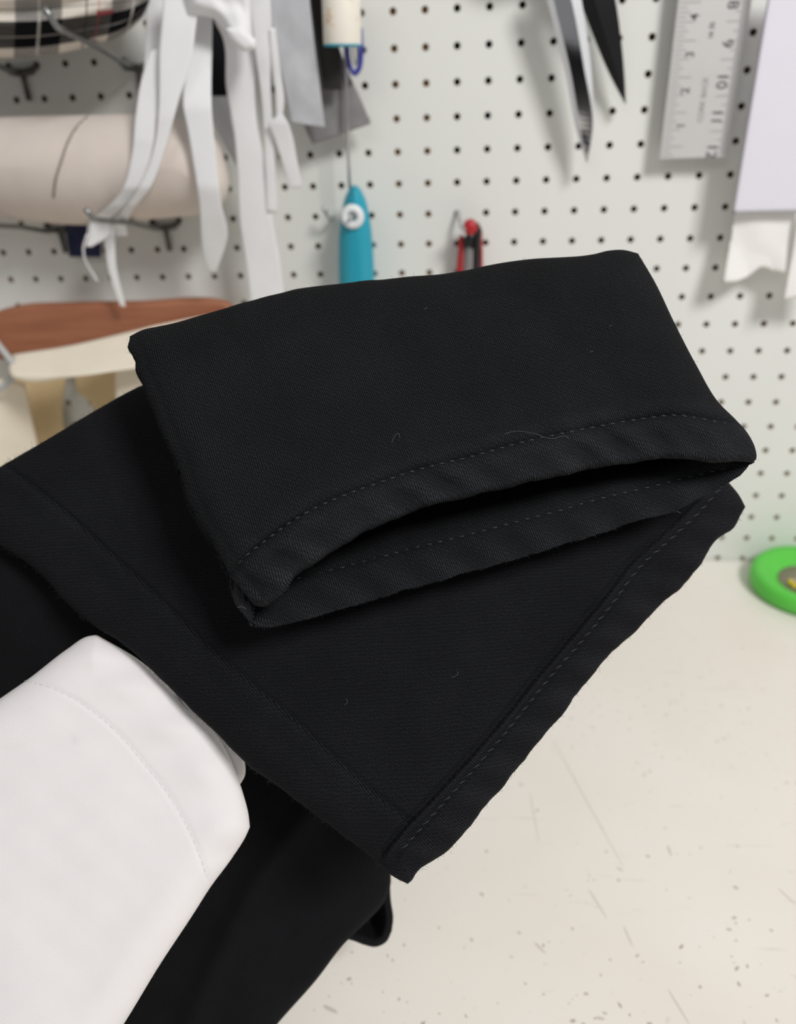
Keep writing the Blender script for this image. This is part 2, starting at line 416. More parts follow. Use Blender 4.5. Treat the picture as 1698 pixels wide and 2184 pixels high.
def stitches(name, line, surf, mat, parent, length=17, gap=6, lift=0.0004, rad=0.00032, jit=1.0, place=pd):
    """Small raised thread loops lying on a cloth surface along a seam."""
    L = curve(line, 400); s = np.r_[0, np.cumsum(np.linalg.norm(np.diff(L, axis=0), axis=1))]
    G = surf['G'].reshape(-1, 2); Q = surf['q'].ravel(); V = []; Fc = []; n = 6; pos = 0; g = np.random.default_rng(3)
    while pos + length < s[-1]:
        ts = np.linspace(pos, pos + length, 5)
        pts = np.stack([np.interp(ts, s, L[:, 0]), np.interp(ts, s, L[:, 1])], 1)
        dirv = pts[-1] - pts[0]; dirv /= np.linalg.norm(dirv) + 1e-9; nrm = np.array([-dirv[1], dirv[0]])
        pts = pts + nrm[None] * np.linspace(-1.6, 1.6, 5)[:, None] * jit
        c = pts.mean(0); k = np.argmin(((G - c)**2).sum(1)); d = Q[k]
        k0 = np.argmin(((G - pts[0])**2).sum(1)); k1 = np.argmin(((G - pts[-1])**2).sum(1))
        dd = np.linspace(Q[k0], Q[k1], 5)
        arch = np.sin(np.linspace(0.25, math.pi - 0.25, 5))
        dd = dd - (lift * arch - 0.0001) * (1 if place is pd else -1)
        P = place(pts[:, 0], pts[:, 1], dd); T = P[-1] - P[0]; T /= np.linalg.norm(T); e1 = np.cross(T, fw); e1 /= np.linalg.norm(e1); e2 = np.cross(T, e1)
        b0 = len(V)
        for i in range(5):
            rr = rad * (0.45 + 0.55 * arch[i]) * g.uniform(0.9, 1.1)
            for j in range(n):
                a = 2 * math.pi * j / n; V.append(P[i] + rr * (e1 * math.cos(a) + e2 * math.sin(a)))
        for i in range(4):
            for j in range(n): Fc.append((b0 + i * n + j, b0 + i * n + (j + 1) % n, b0 + (i + 1) * n + (j + 1) % n, b0 + (i + 1) * n + j))
        pos += length + gap
    o = mesh_np(name, V, Fc, mat, parent); o['kind'] = 'stuff'; return o

def fuzz(name, line, depth, mat, parent, count, lmax=0.0016, rad=0.00004, place=pd):
    """Loose fibres along a cut or folded cloth edge."""
    L = curve(line, 300); V = []; Fc = []; g = np.random.default_rng(len(line) + count)
    for i in range(count):
        k = g.integers(0, 299); p = L[k] + (L[k + 1] - L[k]) * g.uniform()
        q = depth(p[0], p[1]) if callable(depth) else depth
        P = place(np.float64(p[0]), np.float64(p[1]), q)
        dv = g.normal(size=3); dv /= np.linalg.norm(dv); ln = g.uniform(0.3, 1) * lmax; bend = g.normal(size=3) * ln * 0.3
        pts = [P - dv * ln * 0.3, P + dv * ln * 0.5 + bend * 0.3, P + dv * ln + bend]
        e1 = np.cross(dv, g.normal(size=3)); e1 /= np.linalg.norm(e1); e2 = np.cross(dv, e1); b0 = len(V)
        for c in pts:
            for j in range(3):
                a = 2 * math.pi * j / 3; V.append(c + rad * (e1 * math.cos(a) + e2 * math.sin(a)))
        for s in range(2):
            for j in range(3): Fc.append((b0 + s * 3 + j, b0 + s * 3 + (j + 1) % 3, b0 + s * 3 + 3 + (j + 1) % 3, b0 + s * 3 + 3 + j))
    o = mesh_np(name, V, Fc, mat, parent); o['kind'] = 'stuff'; return o

# ================================================================== the setting
bm = bmesh.new(); add_box(bm, -2.2, 2.2, 0.032, 0.13, 0, 2.7)
tag(bm_obj('wall_back', bm, MT['wall']), kind='structure')
bm = bmesh.new(); add_box(bm, -2.2, 2.2, -2.6, 0.13, -0.06, 0)
tag(bm_obj('floor', bm, MT['floor']), kind='structure')

# ---- pegboard with real holes
def build_pegboard():
    c0, c1, r0, r1 = -24, 20, -8, 20; n = 12; R = 0.00285; th = 0.0062
    top = b2w(np.array([0, 0, 0.0]))
    root = empty('pegboard', (0, 0, TABLE_Z), 'white pegboard panel with rows of round holes behind the worktop', 'pegboard')
    V = []; Fc = []; mi = []; corner = {}
    def cv(c, r, y):
        k = (c, r, y)
        if k not in corner: corner[k] = len(V); V.append(((c - 0.5) * PITCH, y, Z0 - (r - 0.5) * PITCH))
        return corner[k]
    ang = [2 * math.pi * (k + 0.5) / n for k in range(n)]
    for c in range(c0, c1 + 1):
        for r in range(r0, r1 + 1):
            cx, cz = c * PITCH, Z0 - r * PITCH; b = len(V)
            for y in (0.0, th):
                for a in ang: V.append((cx + R * math.cos(a), y, cz + R * math.sin(a)))
            cs = [cv(c + 1, r, 0.0), cv(c, r, 0.0), cv(c, r + 1, 0.0), cv(c + 1, r + 1, 0.0)]   # NE NW SW SE
            for q in range(4):                                # sectors between corners, 3 steps each
                ks = [(q * 3 + 1 + j) % n for j in range(4)]
                A, B = cs[q], cs[(q + 1) % 4]
                f = [A, B] + [b + k for k in ks[::-1]]
                Fc.append(f[::-1]); mi.append(0)
            for k in range(n):
                Fc.append((b + k, b + (k + 1) % n, b + n + (k + 1) % n, b + n + k)); mi.append(1)
    me = bpy.data.meshes.new('panel'); me.from_pydata(V, [], Fc); me.polygons.foreach_set('material_index', np.asarray(mi, dtype=np.int32))
    me.update(); link('panel', me, [MT['board'], MT['hardboard']], root)
    for c in (-1.5, 14.5, -17.5):
        bm = bmesh.new(); add_box(bm, (c - 0.85) * PITCH, (c + 0.85) * PITCH, 0.0068, 0.031, TABLE_Z, Z0 + 8 * PITCH)
        bm_obj('batten', bm, MT['batten'], root)
    return root
build_pegboard()

# ---- worktop
def build_table():
    root = empty('worktop_table', (0, -0.6, 0), 'white laminate worktop with scuffs and specks below the pegboard', 'table')
    bm = bmesh.new(); add_box(bm, -1.3, 1.3, -1.15, -0.0005, TABLE_Z - 0.035, TABLE_Z)
    bmesh.ops.bevel(bm, geom=list(bm.edges), offset=0.003, segments=2, affect='EDGES')
    bm_obj('tabletop', bm, MT['table'], root)
    for x in (-1.2, 1.2):
        for y in (-1.05, -0.1):
            bm = bmesh.new(); add_box(bm, x - 0.025, x + 0.025, y - 0.025, y + 0.025, 0, TABLE_Z - 0.035)
            bm_obj('leg', bm, MT['wire_dark'], root)
    marks = [((1256, 1897), (1294, 1958), 2.2, 0), ((1424, 1803), (1432, 1826), 3.5, 0), ((1180, 1580), (1330, 1850), 1.2, 1),
             ((1130, 1690), (1150, 1800), 1.2, 1), ((1140, 2010), (1164, 2034), 3, 0), ((1092, 2039), (1090, 2043), 4, 0),
             ((1330, 1975), (1350, 2020), 2, 1), ((1272, 2170), (1290, 2174), 4, 0), ((1425, 2110), (1470, 2184), 2, 1),
             ((690, 2145), (720, 2160), 5, 0), ((1660, 1895), (1698, 1930), 2, 1), ((1315, 1850), (1330, 1858), 3, 0), ((1103, 1988), (1112, 1991), 4, 0)]
    for i, (a, b, w, k) in enumerate(marks):
        A, B = pt(*a), pt(*b); T = (B - A); T /= np.linalg.norm(T); N = np.array([-T[1], T[0], 0]); hw = w * 0.45 / F * 0.8
        V = []
        for h in (-0.0002, 0.00015):
            for s, c in ((0, 0.35), (0.25, 1), (0.75, 0.9), (1, 0.3)):
                P = A + (B - A) * s
                for d in (-1, 1):
                    p = P + N * d * hw * c; V.append((p[0], p[1], TABLE_Z + h))
        Fc = []
        for s in range(3):
            q = 8 + s * 2; Fc.append((q, q + 2, q + 3, q + 1))
            Fc += [(s * 2, s * 2 + 2, q + 2, q), (s * 2 + 1, q + 1, q + 3, s * 2 + 3)]
        Fc += [(0, 8, 9, 1), (6, 7, 15, 14)]
        mesh_np('scuff_mark', V, Fc, MT['scuff'], root, smooth=False)
build_table()
def build_specks():
    root = bpy.data.objects['worktop_table']; g = np.random.default_rng(5); V = []; Fc = []
    for i in range(260):
        px = g.uniform(620, 1760); py = 2230 - 760 * g.uniform() ** 1.7
        c = pt(px, py); rr = g.uniform(0.35, 1.15) ** 2 * 0.0009; el = g.uniform(1, 2.2); a0 = g.uniform(0, 3.14); b0 = len(V); n = 7
        for h, k in ((-0.0002, 1.0), (0.00012, 0.85)):
            for j in range(n):
                a = 2 * math.pi * j / n; w = rr * k * g.uniform(0.8, 1.15); x, y = w * el * math.cos(a), w * math.sin(a)
                V.append((c[0] + x * math.cos(a0) - y * math.sin(a0), c[1] + x * math.sin(a0) + y * math.cos(a0), TABLE_Z + h))
        Fc.append(tuple(range(b0 + n, b0 + 2 * n)))
        for j in range(n): Fc.append((b0 + j, b0 + (j + 1) % n, b0 + n + (j + 1) % n, b0 + n + j))
    mesh_np('specks', V, Fc, MT['speck'], root, smooth=False)['kind'] = 'stuff'
build_specks()

# ================================================================== trousers
K = 6e-5
def d1(x, y): return 0.288 + K * (1100 - y)
def d2(x, y): return 0.3290 + K * (1100 - y) + 1.0e-5 * np.abs(x - 900)
def dw(x, y): return 0.3275 - 3.5e-5 * (y - 1400)
def d3(x, y): return 0.352 + 3.0e-5 * (y - 1150)

trousers = empty('black_trousers', pd(np.float64(760), np.float64(1150), np.float64(0.31)),
                 'black denim trousers with both stitched hems folded across the top of the pile', 'trousers')

# ---- upper leg: an open tube whose mouth faces us
TOP1 = [(279, 721), (299, 710), (360, 697), (425, 678), (497, 657), (559, 639), (630, 622), (736, 608), (824, 599), (1000, 580), (1062, 566), (1247, 549), (1341, 539), (1358, 544)]
RIG1 = [(1358, 544), (1395, 607), (1432, 685), (1481, 780), (1530, 862), (1567, 899), (1592, 928), (1607, 960), (1609, 975), (1606, 984)]
LEF1 = [(279, 721), (274, 740), (290, 771), (291, 792), (309, 824), (339, 904), (380, 992), (400, 1065), (457, 1160), (490, 1220), (541, 1284)]
HEM1 = [(541, 1284), (560, 1291), (582, 1282), (598, 1270), (617, 1240), (668, 1200), (728, 1160), (800, 1122), (900, 1080), (1000, 1056), (1090, 1034), (1193, 1011), (1308, 989), (1411, 975), (1473, 976), (1520, 982), (1555, 983), (1584, 980), (1606, 984)]
LEFB = [(279, 721), (274, 740), (289, 771), (290, 792), (307, 826), (337, 907), (376, 998), (396, 1070), (450, 1170), (479, 1218), (500, 1284), (538, 1336)]
HEMB = [(538, 1336), (572, 1338), (610, 1331), (647, 1322), (704, 1307), (758, 1290), (880, 1255), (1000, 1220), (1103, 1192), (1205, 1160), (1288, 1135), (1349, 1114), (1411, 1098), (1473, 1073), (1534, 1040), (1575, 1016), (1606, 984)]
ST1 = [(494, 1222), (522, 1188), (564, 1155), (618, 1115), (675, 1082), (733, 1057), (809, 1029), (897, 1000), (1000, 975), (1103, 946), (1206, 923), (1288, 907), (1370, 893), (1448, 886), (1493, 893), (1567, 907)]
STB = [(560, 1262), (628, 1235), (666, 1226), (760, 1202), (870, 1172), (1000, 1140), (1100, 1113), (1200, 1087), (1270, 1066), (1400, 1035), (1560, 995)]
def rough(pts, amp, seed, step=14):
    L = curve(pts, 400); s = np.r_[0, np.cumsum(np.linalg.norm(np.diff(L, axis=0), axis=1))]
    n = max(4, int(s[-1] / step)); q = np.linspace(0, s[-1], n + 1)
    P_ = np.stack([np.interp(q, s, L[:, 0]), np.interp(q, s, L[:, 1])], 1)
    T = np.gradient(P_, axis=0); T /= np.linalg.norm(T, axis=1)[:, None] + 1e-9
    g = np.random.default_rng(seed); ph = g.uniform(0, 6.28, 4)
    z = (np.sin(q * 2 * math.pi / 131 + ph[0] + 1.2 * np.sin(q / 90)) + 0.7 * np.sin(q * 2 * math.pi / 73 + ph[1] + 1.1 * np.sin(q / 61)) + 0.25 * np.sin(q * 2 * math.pi / 31 + ph[2])) / 1.6 + g.normal(size=n + 1) * 0.25
    z *= np.clip(np.minimum(q, s[-1] - q) / 40, 0, 1)
    P_ = P_ + np.stack([-T[:, 1], T[:, 0]], 1) * (z * amp)[:, None]
    return [tuple(p) for p in P_]
HEM1 = rough(HEM1, 1.9, 1); HEMB = rough(HEMB, 1.6, 2); LEF1 = rough(LEF1, 1.6, 3, 9); TOP1 = rough(TOP1, 0.8, 4, 30)
def wear_attr(o, w):
    a = o.data.attributes.new('wear', 'FLOAT', 'POINT'); v = np.zeros(len(o.data.vertices), dtype=np.float32); v[:w.size] = w.ravel(); a.data.foreach_set('value', v)
def build_upper_leg():
    nu, nv = 300, 170
    G, cs = coons(TOP1, HEM1, LEF1, RIG1, nu, nv)
    m = 0.29 / F
    eR = dist(G, [cs[0], cs[3]]) * m; eL = dist(G, [cs[2]]) * m
    t = 0.010 * rnd(eR, 0.017) * (0.3 + 0.7 * rnd(eL, 0.012))
    q = d1(G[..., 0], G[..., 1]) - t
    dst = dist(G, [curve(ST1, 300)]); dh = dist(G, [cs[1]])
    band = np.clip(1 - dh / 95, 0, 1)
    s = np.linspace(0, 1, nu + 1)[:, None] * 1170 + 0 * dh
    ph = s * 2 * math.pi / 92 + dh * 0.045 + 1.3 * np.sin(s / 170)
    puck = np.sin(ph) * (0.6 + 0.4 * np.sin(s / 61.0))
    env = np.exp(-((dh - 40) / 42)**2)
    q = q - 0.0011 * puck * env
    q = q + 0.0011 * gauss(dst, 7) - 0.0006 * gauss(dst - 20, 16)
    left2 = dist(G, [curve([(p[0] + 24, p[1] - 6) for p in LEF1[2:-1]], 100)]); q = q + 0.0005 * gauss(left2, 8) 
    q = q - 0.0007 * gauss(dist(G, [curve([(500, 1196), (560, 1140), (640, 1088)], 40)]), 8)
    q = q + 0.0016 * wav(G, 330, 4) * np.clip(eR / 0.03, 0, 1) + 0.0005 * wav(G, 90, 9)
    q = q + 0.0030 * np.clip(1 - dh / 10, 0, 1)**2
    B, cb = coons(TOP1, HEMB, LEFB, RIG1, nu, nv)
    eb = dist(B, [cb[0], cb[3]]) * m; ebl = dist(B, [cb[2]]) * m
    deep = np.clip((dist(B, [cb[1]]) - 70) / 90, 0, 1)
    tb = (0.0125 + 0.012 * deep * deep * (3 - 2 * deep)) * rnd(eb, 0.03) * (0.25 + 0.75 * rnd(ebl, 0.02))
    qb = d1(B[..., 0], B[..., 1]) + tb
    dsb = dist(B, [curve(STB, 300)]); dhb = dist(B, [cb[1]])
    qb = qb + 0.0009 * gauss(dsb, 7) - 0.0008 * np.sin(s * 2 * math.pi / 110 + dhb * 0.04) * np.exp(-((dhb - 40) / 45)**2)
    fr = pd(G[..., 0], G[..., 1], q); bk = pd(B[..., 0], B[..., 1], qb)
    n0 = (nu + 1) * (nv + 1); idf = np.arange(n0).reshape(nu + 1, nv + 1); idb = idf + n0
    idb[:, 0] = idf[:, 0]; idb[-1, :] = idf[-1, :]
    V = np.concatenate([fr.reshape(-1, 3), bk.reshape(-1, 3)])
    Fc = [quads(idf, True), quads(idb, False)]
    a, b = idf[0], idb[0]
    Fc.append(np.stack([a[1:-1], a[2:], b[2:], b[1:-1]], 1))
    o = mesh_np('trouser_leg', V, np.concatenate(Fc), MT['denim_top'], trousers, plane_uv(V))
    o['label'] = 'upper black trouser leg with its hem opening towards the viewer'
    rag = 0.5 + 0.5 * wav(G, 60, 77)
    wf = 1.0 * np.clip(1.15 - dh / 85, 0, 1) * (0.45 + 0.55 * np.clip(puck, -0.3, 1)) + 0.35 * gauss(dst - 22, 12) * rag
    wb = 0.6 * np.clip(1.1 - dhb / 80, 0, 1) * (0.6 + 0.4 * np.sin(s * 2 * math.pi / 110 + dhb * 0.04))
    wear_attr(o, np.concatenate([wf.ravel(), wb.ravel()]))
    md = o.modifiers.new('cloth', 'SOLIDIFY'); md.thickness = 0.0016; md.offset = 0
    sf = dict(G=G, q=q); sb = dict(G=B, q=qb)
    stitches('hem_stitching', ST1, sf, MT['thread_black'], o, 17, 5, lift=0.0012, rad=0.00036)
    stitches('hem_stitching', STB[1:], sb, MT['thread_black'], o, 17, 7, lift=0.0012)
    fuzz('edge_fuzz', TOP1 + RIG1[1:], d1, MT['fuzz'], o, 420)
    fuzz('edge_fuzz', LEF1, lambda x, y: d1(x, y) - 0.003, MT['fuzz'], o, 420, 0.0016)
    fuzz('edge_fuzz', HEMB, lambda x, y: d1(x, y) + 0.008, MT['fuzz'], o, 260, 0.0012)
    return o
leg_a = build_upper_leg()

# ---- lower leg: flattened, hem running down to the right
BOT2 = [(-140, 1078), (0, 1163), (71, 1211), (141, 1284), (194, 1330), (265, 1375), (336, 1441), (392, 1497), (453, 1556), (528, 1630), (618, 1696), (700, 1758), (798, 1832), (850, 1876), (870, 1885)]
HEM2_ = [(870, 1885), (882, 1874), (889, 1861), (955, 1815), (998, 1768), (1025, 1729), (1066, 1688), (1103, 1639), (1136, 1597), (1190, 1535), (1245, 1462), (1300, 1397), (1362, 1340), (1411, 1289), (1455, 1250), (1493, 1205), (1534, 1147), (1567, 1122), (1584, 1092), (1590, 1081)]
TOP2 = [(-140, 1078), (0, 996), (118, 927), (206, 874), (300, 823), (450, 775), (700, 720), (1000, 690), (1300, 740), (1440, 880), (1515, 985), (1552, 1026), (1578, 1058), (1590, 1081)]
ST2 = [(1536, 1042), (1495, 1088), (1430, 1150), (1370, 1204), (1300, 1295), (1245, 1362), (1163, 1456), (1090, 1548), (1020, 1630), (946, 1712), (870, 1798), (845, 1826)]
RIDGE2 = [(1530, 1034), (1486, 1075), (1420, 1140), (1360, 1194), (1288, 1284), (1232, 1350), (1150, 1446), (1076, 1538), (1005, 1620), (930, 1702), (852, 1786), (822, 1826)]
SEAM2 = [(12, 990), (80, 1042), (141, 1091), (220, 1163), (300, 1236), (380, 1312), (459, 1388), (530, 1450), (608, 1515), (724, 1622), (800, 1690), (872, 1748)]
HEM2 = rough(HEM2_, 1.5, 6); BOT2 = rough(BOT2, 1.2, 7, 22)
def leg2_extra(G, e):
    x = 0.0022 * gauss(dist(G, [curve([(p[0] - 7, p[1] - 6) for p in RIDGE2], 200)]), 6)
    x = x - 0.0016 * gauss(dist(G, [curve([(p[0] + 3, p[1] + 2) for p in RIDGE2], 200)]), 6)
    x = x + 0.0009 * gauss(dist(G, [curve(ST2, 200)]), 5)
    dh = dist(G, [curve(HEM2, 250)])
    s = G[..., 0] * 0.66 - G[..., 1] * 0.75
    x = x - 0.0007 * np.sin(s * 2 * math.pi / 85 + dh * 0.04 + np.sin(s / 130)) * np.exp(-((dh - 40) / 40)**2)
    ds = dist(G, [curve(SEAM2, 200)])
    x = x + 0.0011 * gauss(ds, 4) - 0.0008 * gauss(dist(G, [curve([(p[0] - 22, p[1] + 18) for p in SEAM2], 200)]), 20)
    x = x + (0.0018 * wav(G, 380, 12) + 0.0004 * wav(G, 100, 15)) * np.clip(e / 120, 0, 1)
    return x
leg_b, s2 = pillow('trouser_leg', TOP2, BOT2, [(-140, 1078)], HEM2[::-1], d2, 0.007, 0.006, 0.013, MT['denim_low'], trousers,
                   320, 220, pd, leg2_extra)
_dh = dist(s2['G'], [curve(HEM2, 250)]); _s = s2['G'][..., 0] * 0.66 - s2['G'][..., 1] * 0.75
_w = 0.45 * np.clip(1.2 - _dh / 85, 0, 1) * (0.5 + 0.5 * np.sin(_s * 2 * math.pi / 85 + _dh * 0.04 + np.sin(_s / 130)))
_w = _w + 0.3 * gauss(dist(s2['G'], [curve([(p[0] - 9, p[1] + 7) for p in SEAM2], 200)]), 6) * (0.5 + 0.5 * wav(s2['G'], 70, 88))
_w = _w + 0.4 * gauss(dist(s2['G'], [curve(RIDGE2, 200)]), 5)
wear_attr(leg_b, _w)
leg_b['label'] = 'lower black trouser leg lying flat with a diagonal hem'
stitches('hem_stitching', ST2, s2, MT['thread_black'], leg_b, 15, 8, jit=1.6, rad=0.00028)
fuzz('edge_fuzz', BOT2[1:], d2, MT['fuzz'], leg_b, 450)
fuzz('edge_fuzz', HEM2, d2, MT['fuzz'], leg_b, 300)
fuzz('edge_fuzz', TOP2[1:5], d2, MT['fuzz'], leg_b, 220, 0.0022)

def lint(pts, surf, parent):
    C = curve(pts, 14); G = surf['G'].reshape(-1, 2); Q = surf['q'].ravel()
    d = np.array([Q[np.argmin(((G - c)**2).sum(1))] for c in C]) - 0.0007
    o = tube_obj('lint_fibre', pd(C[:, 0], C[:, 1], d), 0.00007, MT['lint'], parent, 4)
for L in ([(1070, 928), (1096, 920), (1140, 925), (1180, 936), (1206, 930), (1214, 936)], [(836, 944), (842, 930), (850, 924), (853, 934)], [(962, 1444), (972, 1442), (977, 1436), (975, 1432)],
          [(1258, 751), (1266, 748)], [(1299, 697), (1306, 693)], [(735, 1505), (741, 1496), (738, 1490)], [(506, 1296), (516, 1294), (525, 1299)], [(1443, 1090), (1452, 1094)], [(905, 660), (911, 656)]):
    lint(L, s2, leg_b) if L[0][1] > 1390 else lint(L, dict(G=np.array([[L[0]]], float), q=np.array([[float(d1(*L[0])) - 0.0118]])), leg_a)

# ---- white trousers underneath
white = empty('white_trousers', pd(np.float64(250), np.float64(1800), np.float64(0.33)),
              'white cotton twill trousers with a stitched leg hem, sandwiched between black trousers', 'trousers')
HEMW = [(206, 1354), (300, 1410), (400, 1505), (466, 1568), (490, 1613), (505, 1652), (519, 1694), (530, 1737), (533, 1764)]
TOPW = [(-330, 1700), (-160, 1605), (0, 1490), (62, 1447), (144, 1384), (185, 1358), (206, 1354)]
BOTW = [(-60, 2640), (150, 2350), (264, 2184), (342, 2056), (412, 1950), (449, 1892), (495, 1830), (524, 1784), (533, 1764)]
STW = [(52, 1452), (100, 1464), (146, 1484), (190, 1512), (250, 1562), (310, 1632), (352, 1684), (395, 1755), (425, 1822), (449, 1896)]
def white_extra(G, e):
    x = 0.0004 * gauss(dist(G, [curve(STW, 150)]), 5)
    x = x + 0.0005 * gauss(dist(G, [curve([(-60, 1612), (40, 1600), (150, 1578)], 60)]), 12)
    dh = dist(G, [curve(HEMW, 150)]); s = G[..., 0] * 0.62 + G[..., 1] * 0.78
    x = x - 0.0008 * np.sin(s * 2 * math.pi / 120 + dh * 0.03) * np.exp(-((dh - 60) / 55)**2)
    return x + (0.0022 * wav(G, 480, 21) + 0.0003 * wav(G, 130, 25)) * np.clip(e / 150, 0, 1)
leg_w, sw = pillow('trouser_leg', TOPW, BOTW, [(-330, 1700), (-250, 2200), (-60, 2640)], [HEMW[0]] + HEMW[1:], dw, 0.010, 0.022, 0.016, MT['white_twill'], white,
                   170, 150, pd, white_extra)
stitches('hem_stitching', STW, sw, MT['thread_white'], leg_w, 12, 4, rad=0.00013, lift=0.0002, jit=0.2)
hb, _ = pillow('hem_back', [(380, 1470), (440, 1520), (492, 1575), (515, 1605)], [(420, 1640), (470, 1660), (500, 1668), (513, 1672)], [(380, 1470), (400, 1560), (420, 1640)],
               [(515, 1605), (523, 1632), (522, 1655), (513, 1672)], lambda x, y: 0.324 + 0 * x, 0.004, 0.004, 0.006, MT['white_twill'], white, 40, 30, pd)
fuzz('edge_fuzz', BOTW[2:], lambda x, y: dw(x, y), MT['lint'], leg_w, 120, 0.001)

# ---- black trousers lowest in the pile
under = empty('black_trousers', pd(np.float64(560), np.float64(1950), np.float64(0.37)),
              'plain black trousers at the bottom of the pile, slanting down onto the white worktop', 'trousers')
def under_extra(G, e):
    x = -0.0055 * gauss(dist(G, [curve([(690, 1690), (640, 1760), (540, 1900), (470, 2040), (400, 2200)], 80)]), 30)
    return x + 0.003 * wav(G, 380, 31) * np.clip(e / 140, 0, 1)
leg_u, su = pillow('trouser_leg', [(-380, 1020), (-200, 1070), (-60, 1112), (80, 1190), (300, 1345), (600, 1610), (790, 1790), (834, 1850)],
                   [(-380, 2360), (100, 2360), (460, 2360)], [(-380, 1020), (-380, 2360)],
                   [(834, 1850), (831, 1898), (822, 1920), (776, 1972), (737, 2010), (674, 2091), (592, 2184), (460, 2360)], d3, 0.010, 0.014, 0.022, MT['denim_far'], under, 140, 130, pd, under_extra)
def lobe_extra(G, e):                                         # a hollow fold: the cloth dips inwards away from its rim
    return 0.016 * np.clip((e - 14) / 34, 0, 1)
lobe, _ = pillow('folded_end', [(690, 1860), (760, 1850), (832, 1880)], [(715, 2000), (748, 2005), (779, 2016), (800, 2020), (824, 2009), (836, 1986)], [(690, 1860), (690, 1930), (715, 2000)],
                 [(832, 1880), (834, 1920), (839, 1958), (836, 1986)], lambda x, y: 0.412 + 0 * x, 0.006, 0.022, 0.006, MT['denim_far'], under, 60, 50, pd, lobe_extra)

# ================================================================== things on the pegboard
def hole(c, r): return b2w(np.array([c * PITCH, r * PITCH, 0.0]))
def P(px, py, off): return pw(np.float64(px), np.float64(py), np.float64(off))

def double_hook(c, r, arm, tip, label, seen_stem=True):
    """Two-peg wire hook: base bar with two pegs, a stem flat on the board, an arm reaching out and a turned-up tip."""
    A, B = hole(c, r), hole(c + 1, r); m = (A + B) / 2
    root = empty('pegboard_hook', m, label, 'hook', 'wire pegboard hooks')
    bm = bmesh.new()
    for h, s in ((A, 1), (B, -1)):
        add_tube(bm, [h + [0, 0.014, 0.006], h + [0, 0.004, 0.0005], h + [0, -0.003, -0.002], h + [0.004 * s, -0.0045, -0.004]], 0.0022, 8)
    add_tube(bm, [A + [0.002, -0.0045, -0.004], m + [0, -0.005, -0.006], B + [-0.002, -0.0045, -0.004]], 0.0028, 8)
    bm_obj('base', bm, MT['wire_dark'], root, True)
    tube_obj('stem', [m + [0, -0.004, -0.004], m + [0, -0.0035, -0.012], m + [0, -0.0027, -0.026]], 0.0022, MT['wire_dark'], root, 8)
    a = P(*arm); t = P(*tip); s = m + np.array([0, -0.006, -0.004])
    mid = s + (a - s) * 0.12 + np.array([0, -0.004, -0.002])
    tube_obj('arm', [s, mid, s + (a - s) * 0.5, a + (s - a) * 0.04, a, a + (t - a) * 0.15, a + (t - a) * 0.55, t], 0.0022, MT['wire'], root, 10)
    return root
double_hook(-15, 1, (-110, 104, 0.125), (-145, 62, 0.128), 'wire hook whose base sits left of the plaid bundle, above the cream roll')
double_hook(-11, 1, (122, 58, 0.125), (93, 14, 0.129), 'wire hook with a bright bent tip in front of the plaid bundle')
double_hook(-15, 6, (-60, 478, 0.098), (-90, 440, 0.1), 'wire hook under the left of the cream roll, beside the navy cloth')
double_hook(-11, 6, (200, 468, 0.118), (183, 446, 0.122), 'wire hook under the cream roll, its arm crossing the white strips')

# plaid bundle
pl, _ = pillow('plaid_fabric_bundle', [(-260, -190), (0, -170), (200, -150), (290, -110)], [(-260, 118), (0, 124), (70, 121), (180, 102), (262, 74), (304, 38)], [(-260, -190), (-270, -40), (-260, 118)],
               [(290, -110), (318, -60), (322, -10), (304, 38)], 0.056, 0.045, 0.045, 0.05, MT['plaid'], None, 90, 70, pw,
               lambda G, e: 0.0035 * np.sin(e / 9.0) * np.clip(e / 20, 0, 1) + 0.002 * wav(G, 200, 3), uvmode='coons', uvscale=(1.0, 1.0))
tag(pl, 'black, grey and cream plaid fabric bundle lying on wire hooks at top left', 'fabric')
# cream roll
cr, scr = pillow('cream_fabric_roll', [(-260, 262), (0, 250), (183, 245), (289, 244), (409, 256)], [(-260, 462), (0, 462), (88, 474), (177, 480), (294, 470), (412, 460)], [(-260, 262), (-280, 360), (-260, 462)],
               [(409, 256), (455, 290), (483, 353), (489, 400), (470, 442), (412, 460)], 0.05, 0.043, 0.043, 0.043, MT['cream_canvas'], None, 110, 60, pw,
               lambda G, e: 0.0012 * wav(G, 160, 8))
tag(cr, 'rolled cream canvas lying across wire hooks behind the white strips', 'fabric')
navy, _ = pillow('navy_cloth_scrap', [(138, 466), (214, 462)], [(148, 548), (216, 549)], [(138, 466), (142, 505), (148, 548)], [(214, 462), (216, 549)], 0.012, 0.0012, 0.0012, 0.002, MT['navy_cloth'], None, 24, 24, pw,
                 lambda G, e: 0.002 * wav(G, 60, 5))
tag(navy, 'small navy cloth scrap hanging below the cream roll', 'cloth')
tt = curve([(190, 247), (166, 268), (146, 300), (130, 345), (118, 385), (114, 420)], 24)
_g = scr['G'].reshape(-1, 2); _q = scr['q'].ravel(); _o = np.array([_q[np.argmin(((_g - c)**2).sum(1))] for c in tt])
tag(tube_obj('thin_line', pw(tt[:, 0], tt[:, 1], _o + 0.0006), 0.0009, MT['grey_line'], None, 6), 'thin dark line in an arc across the cream roll', 'thread')  # thin grey tube drawing the dark arc on the roll
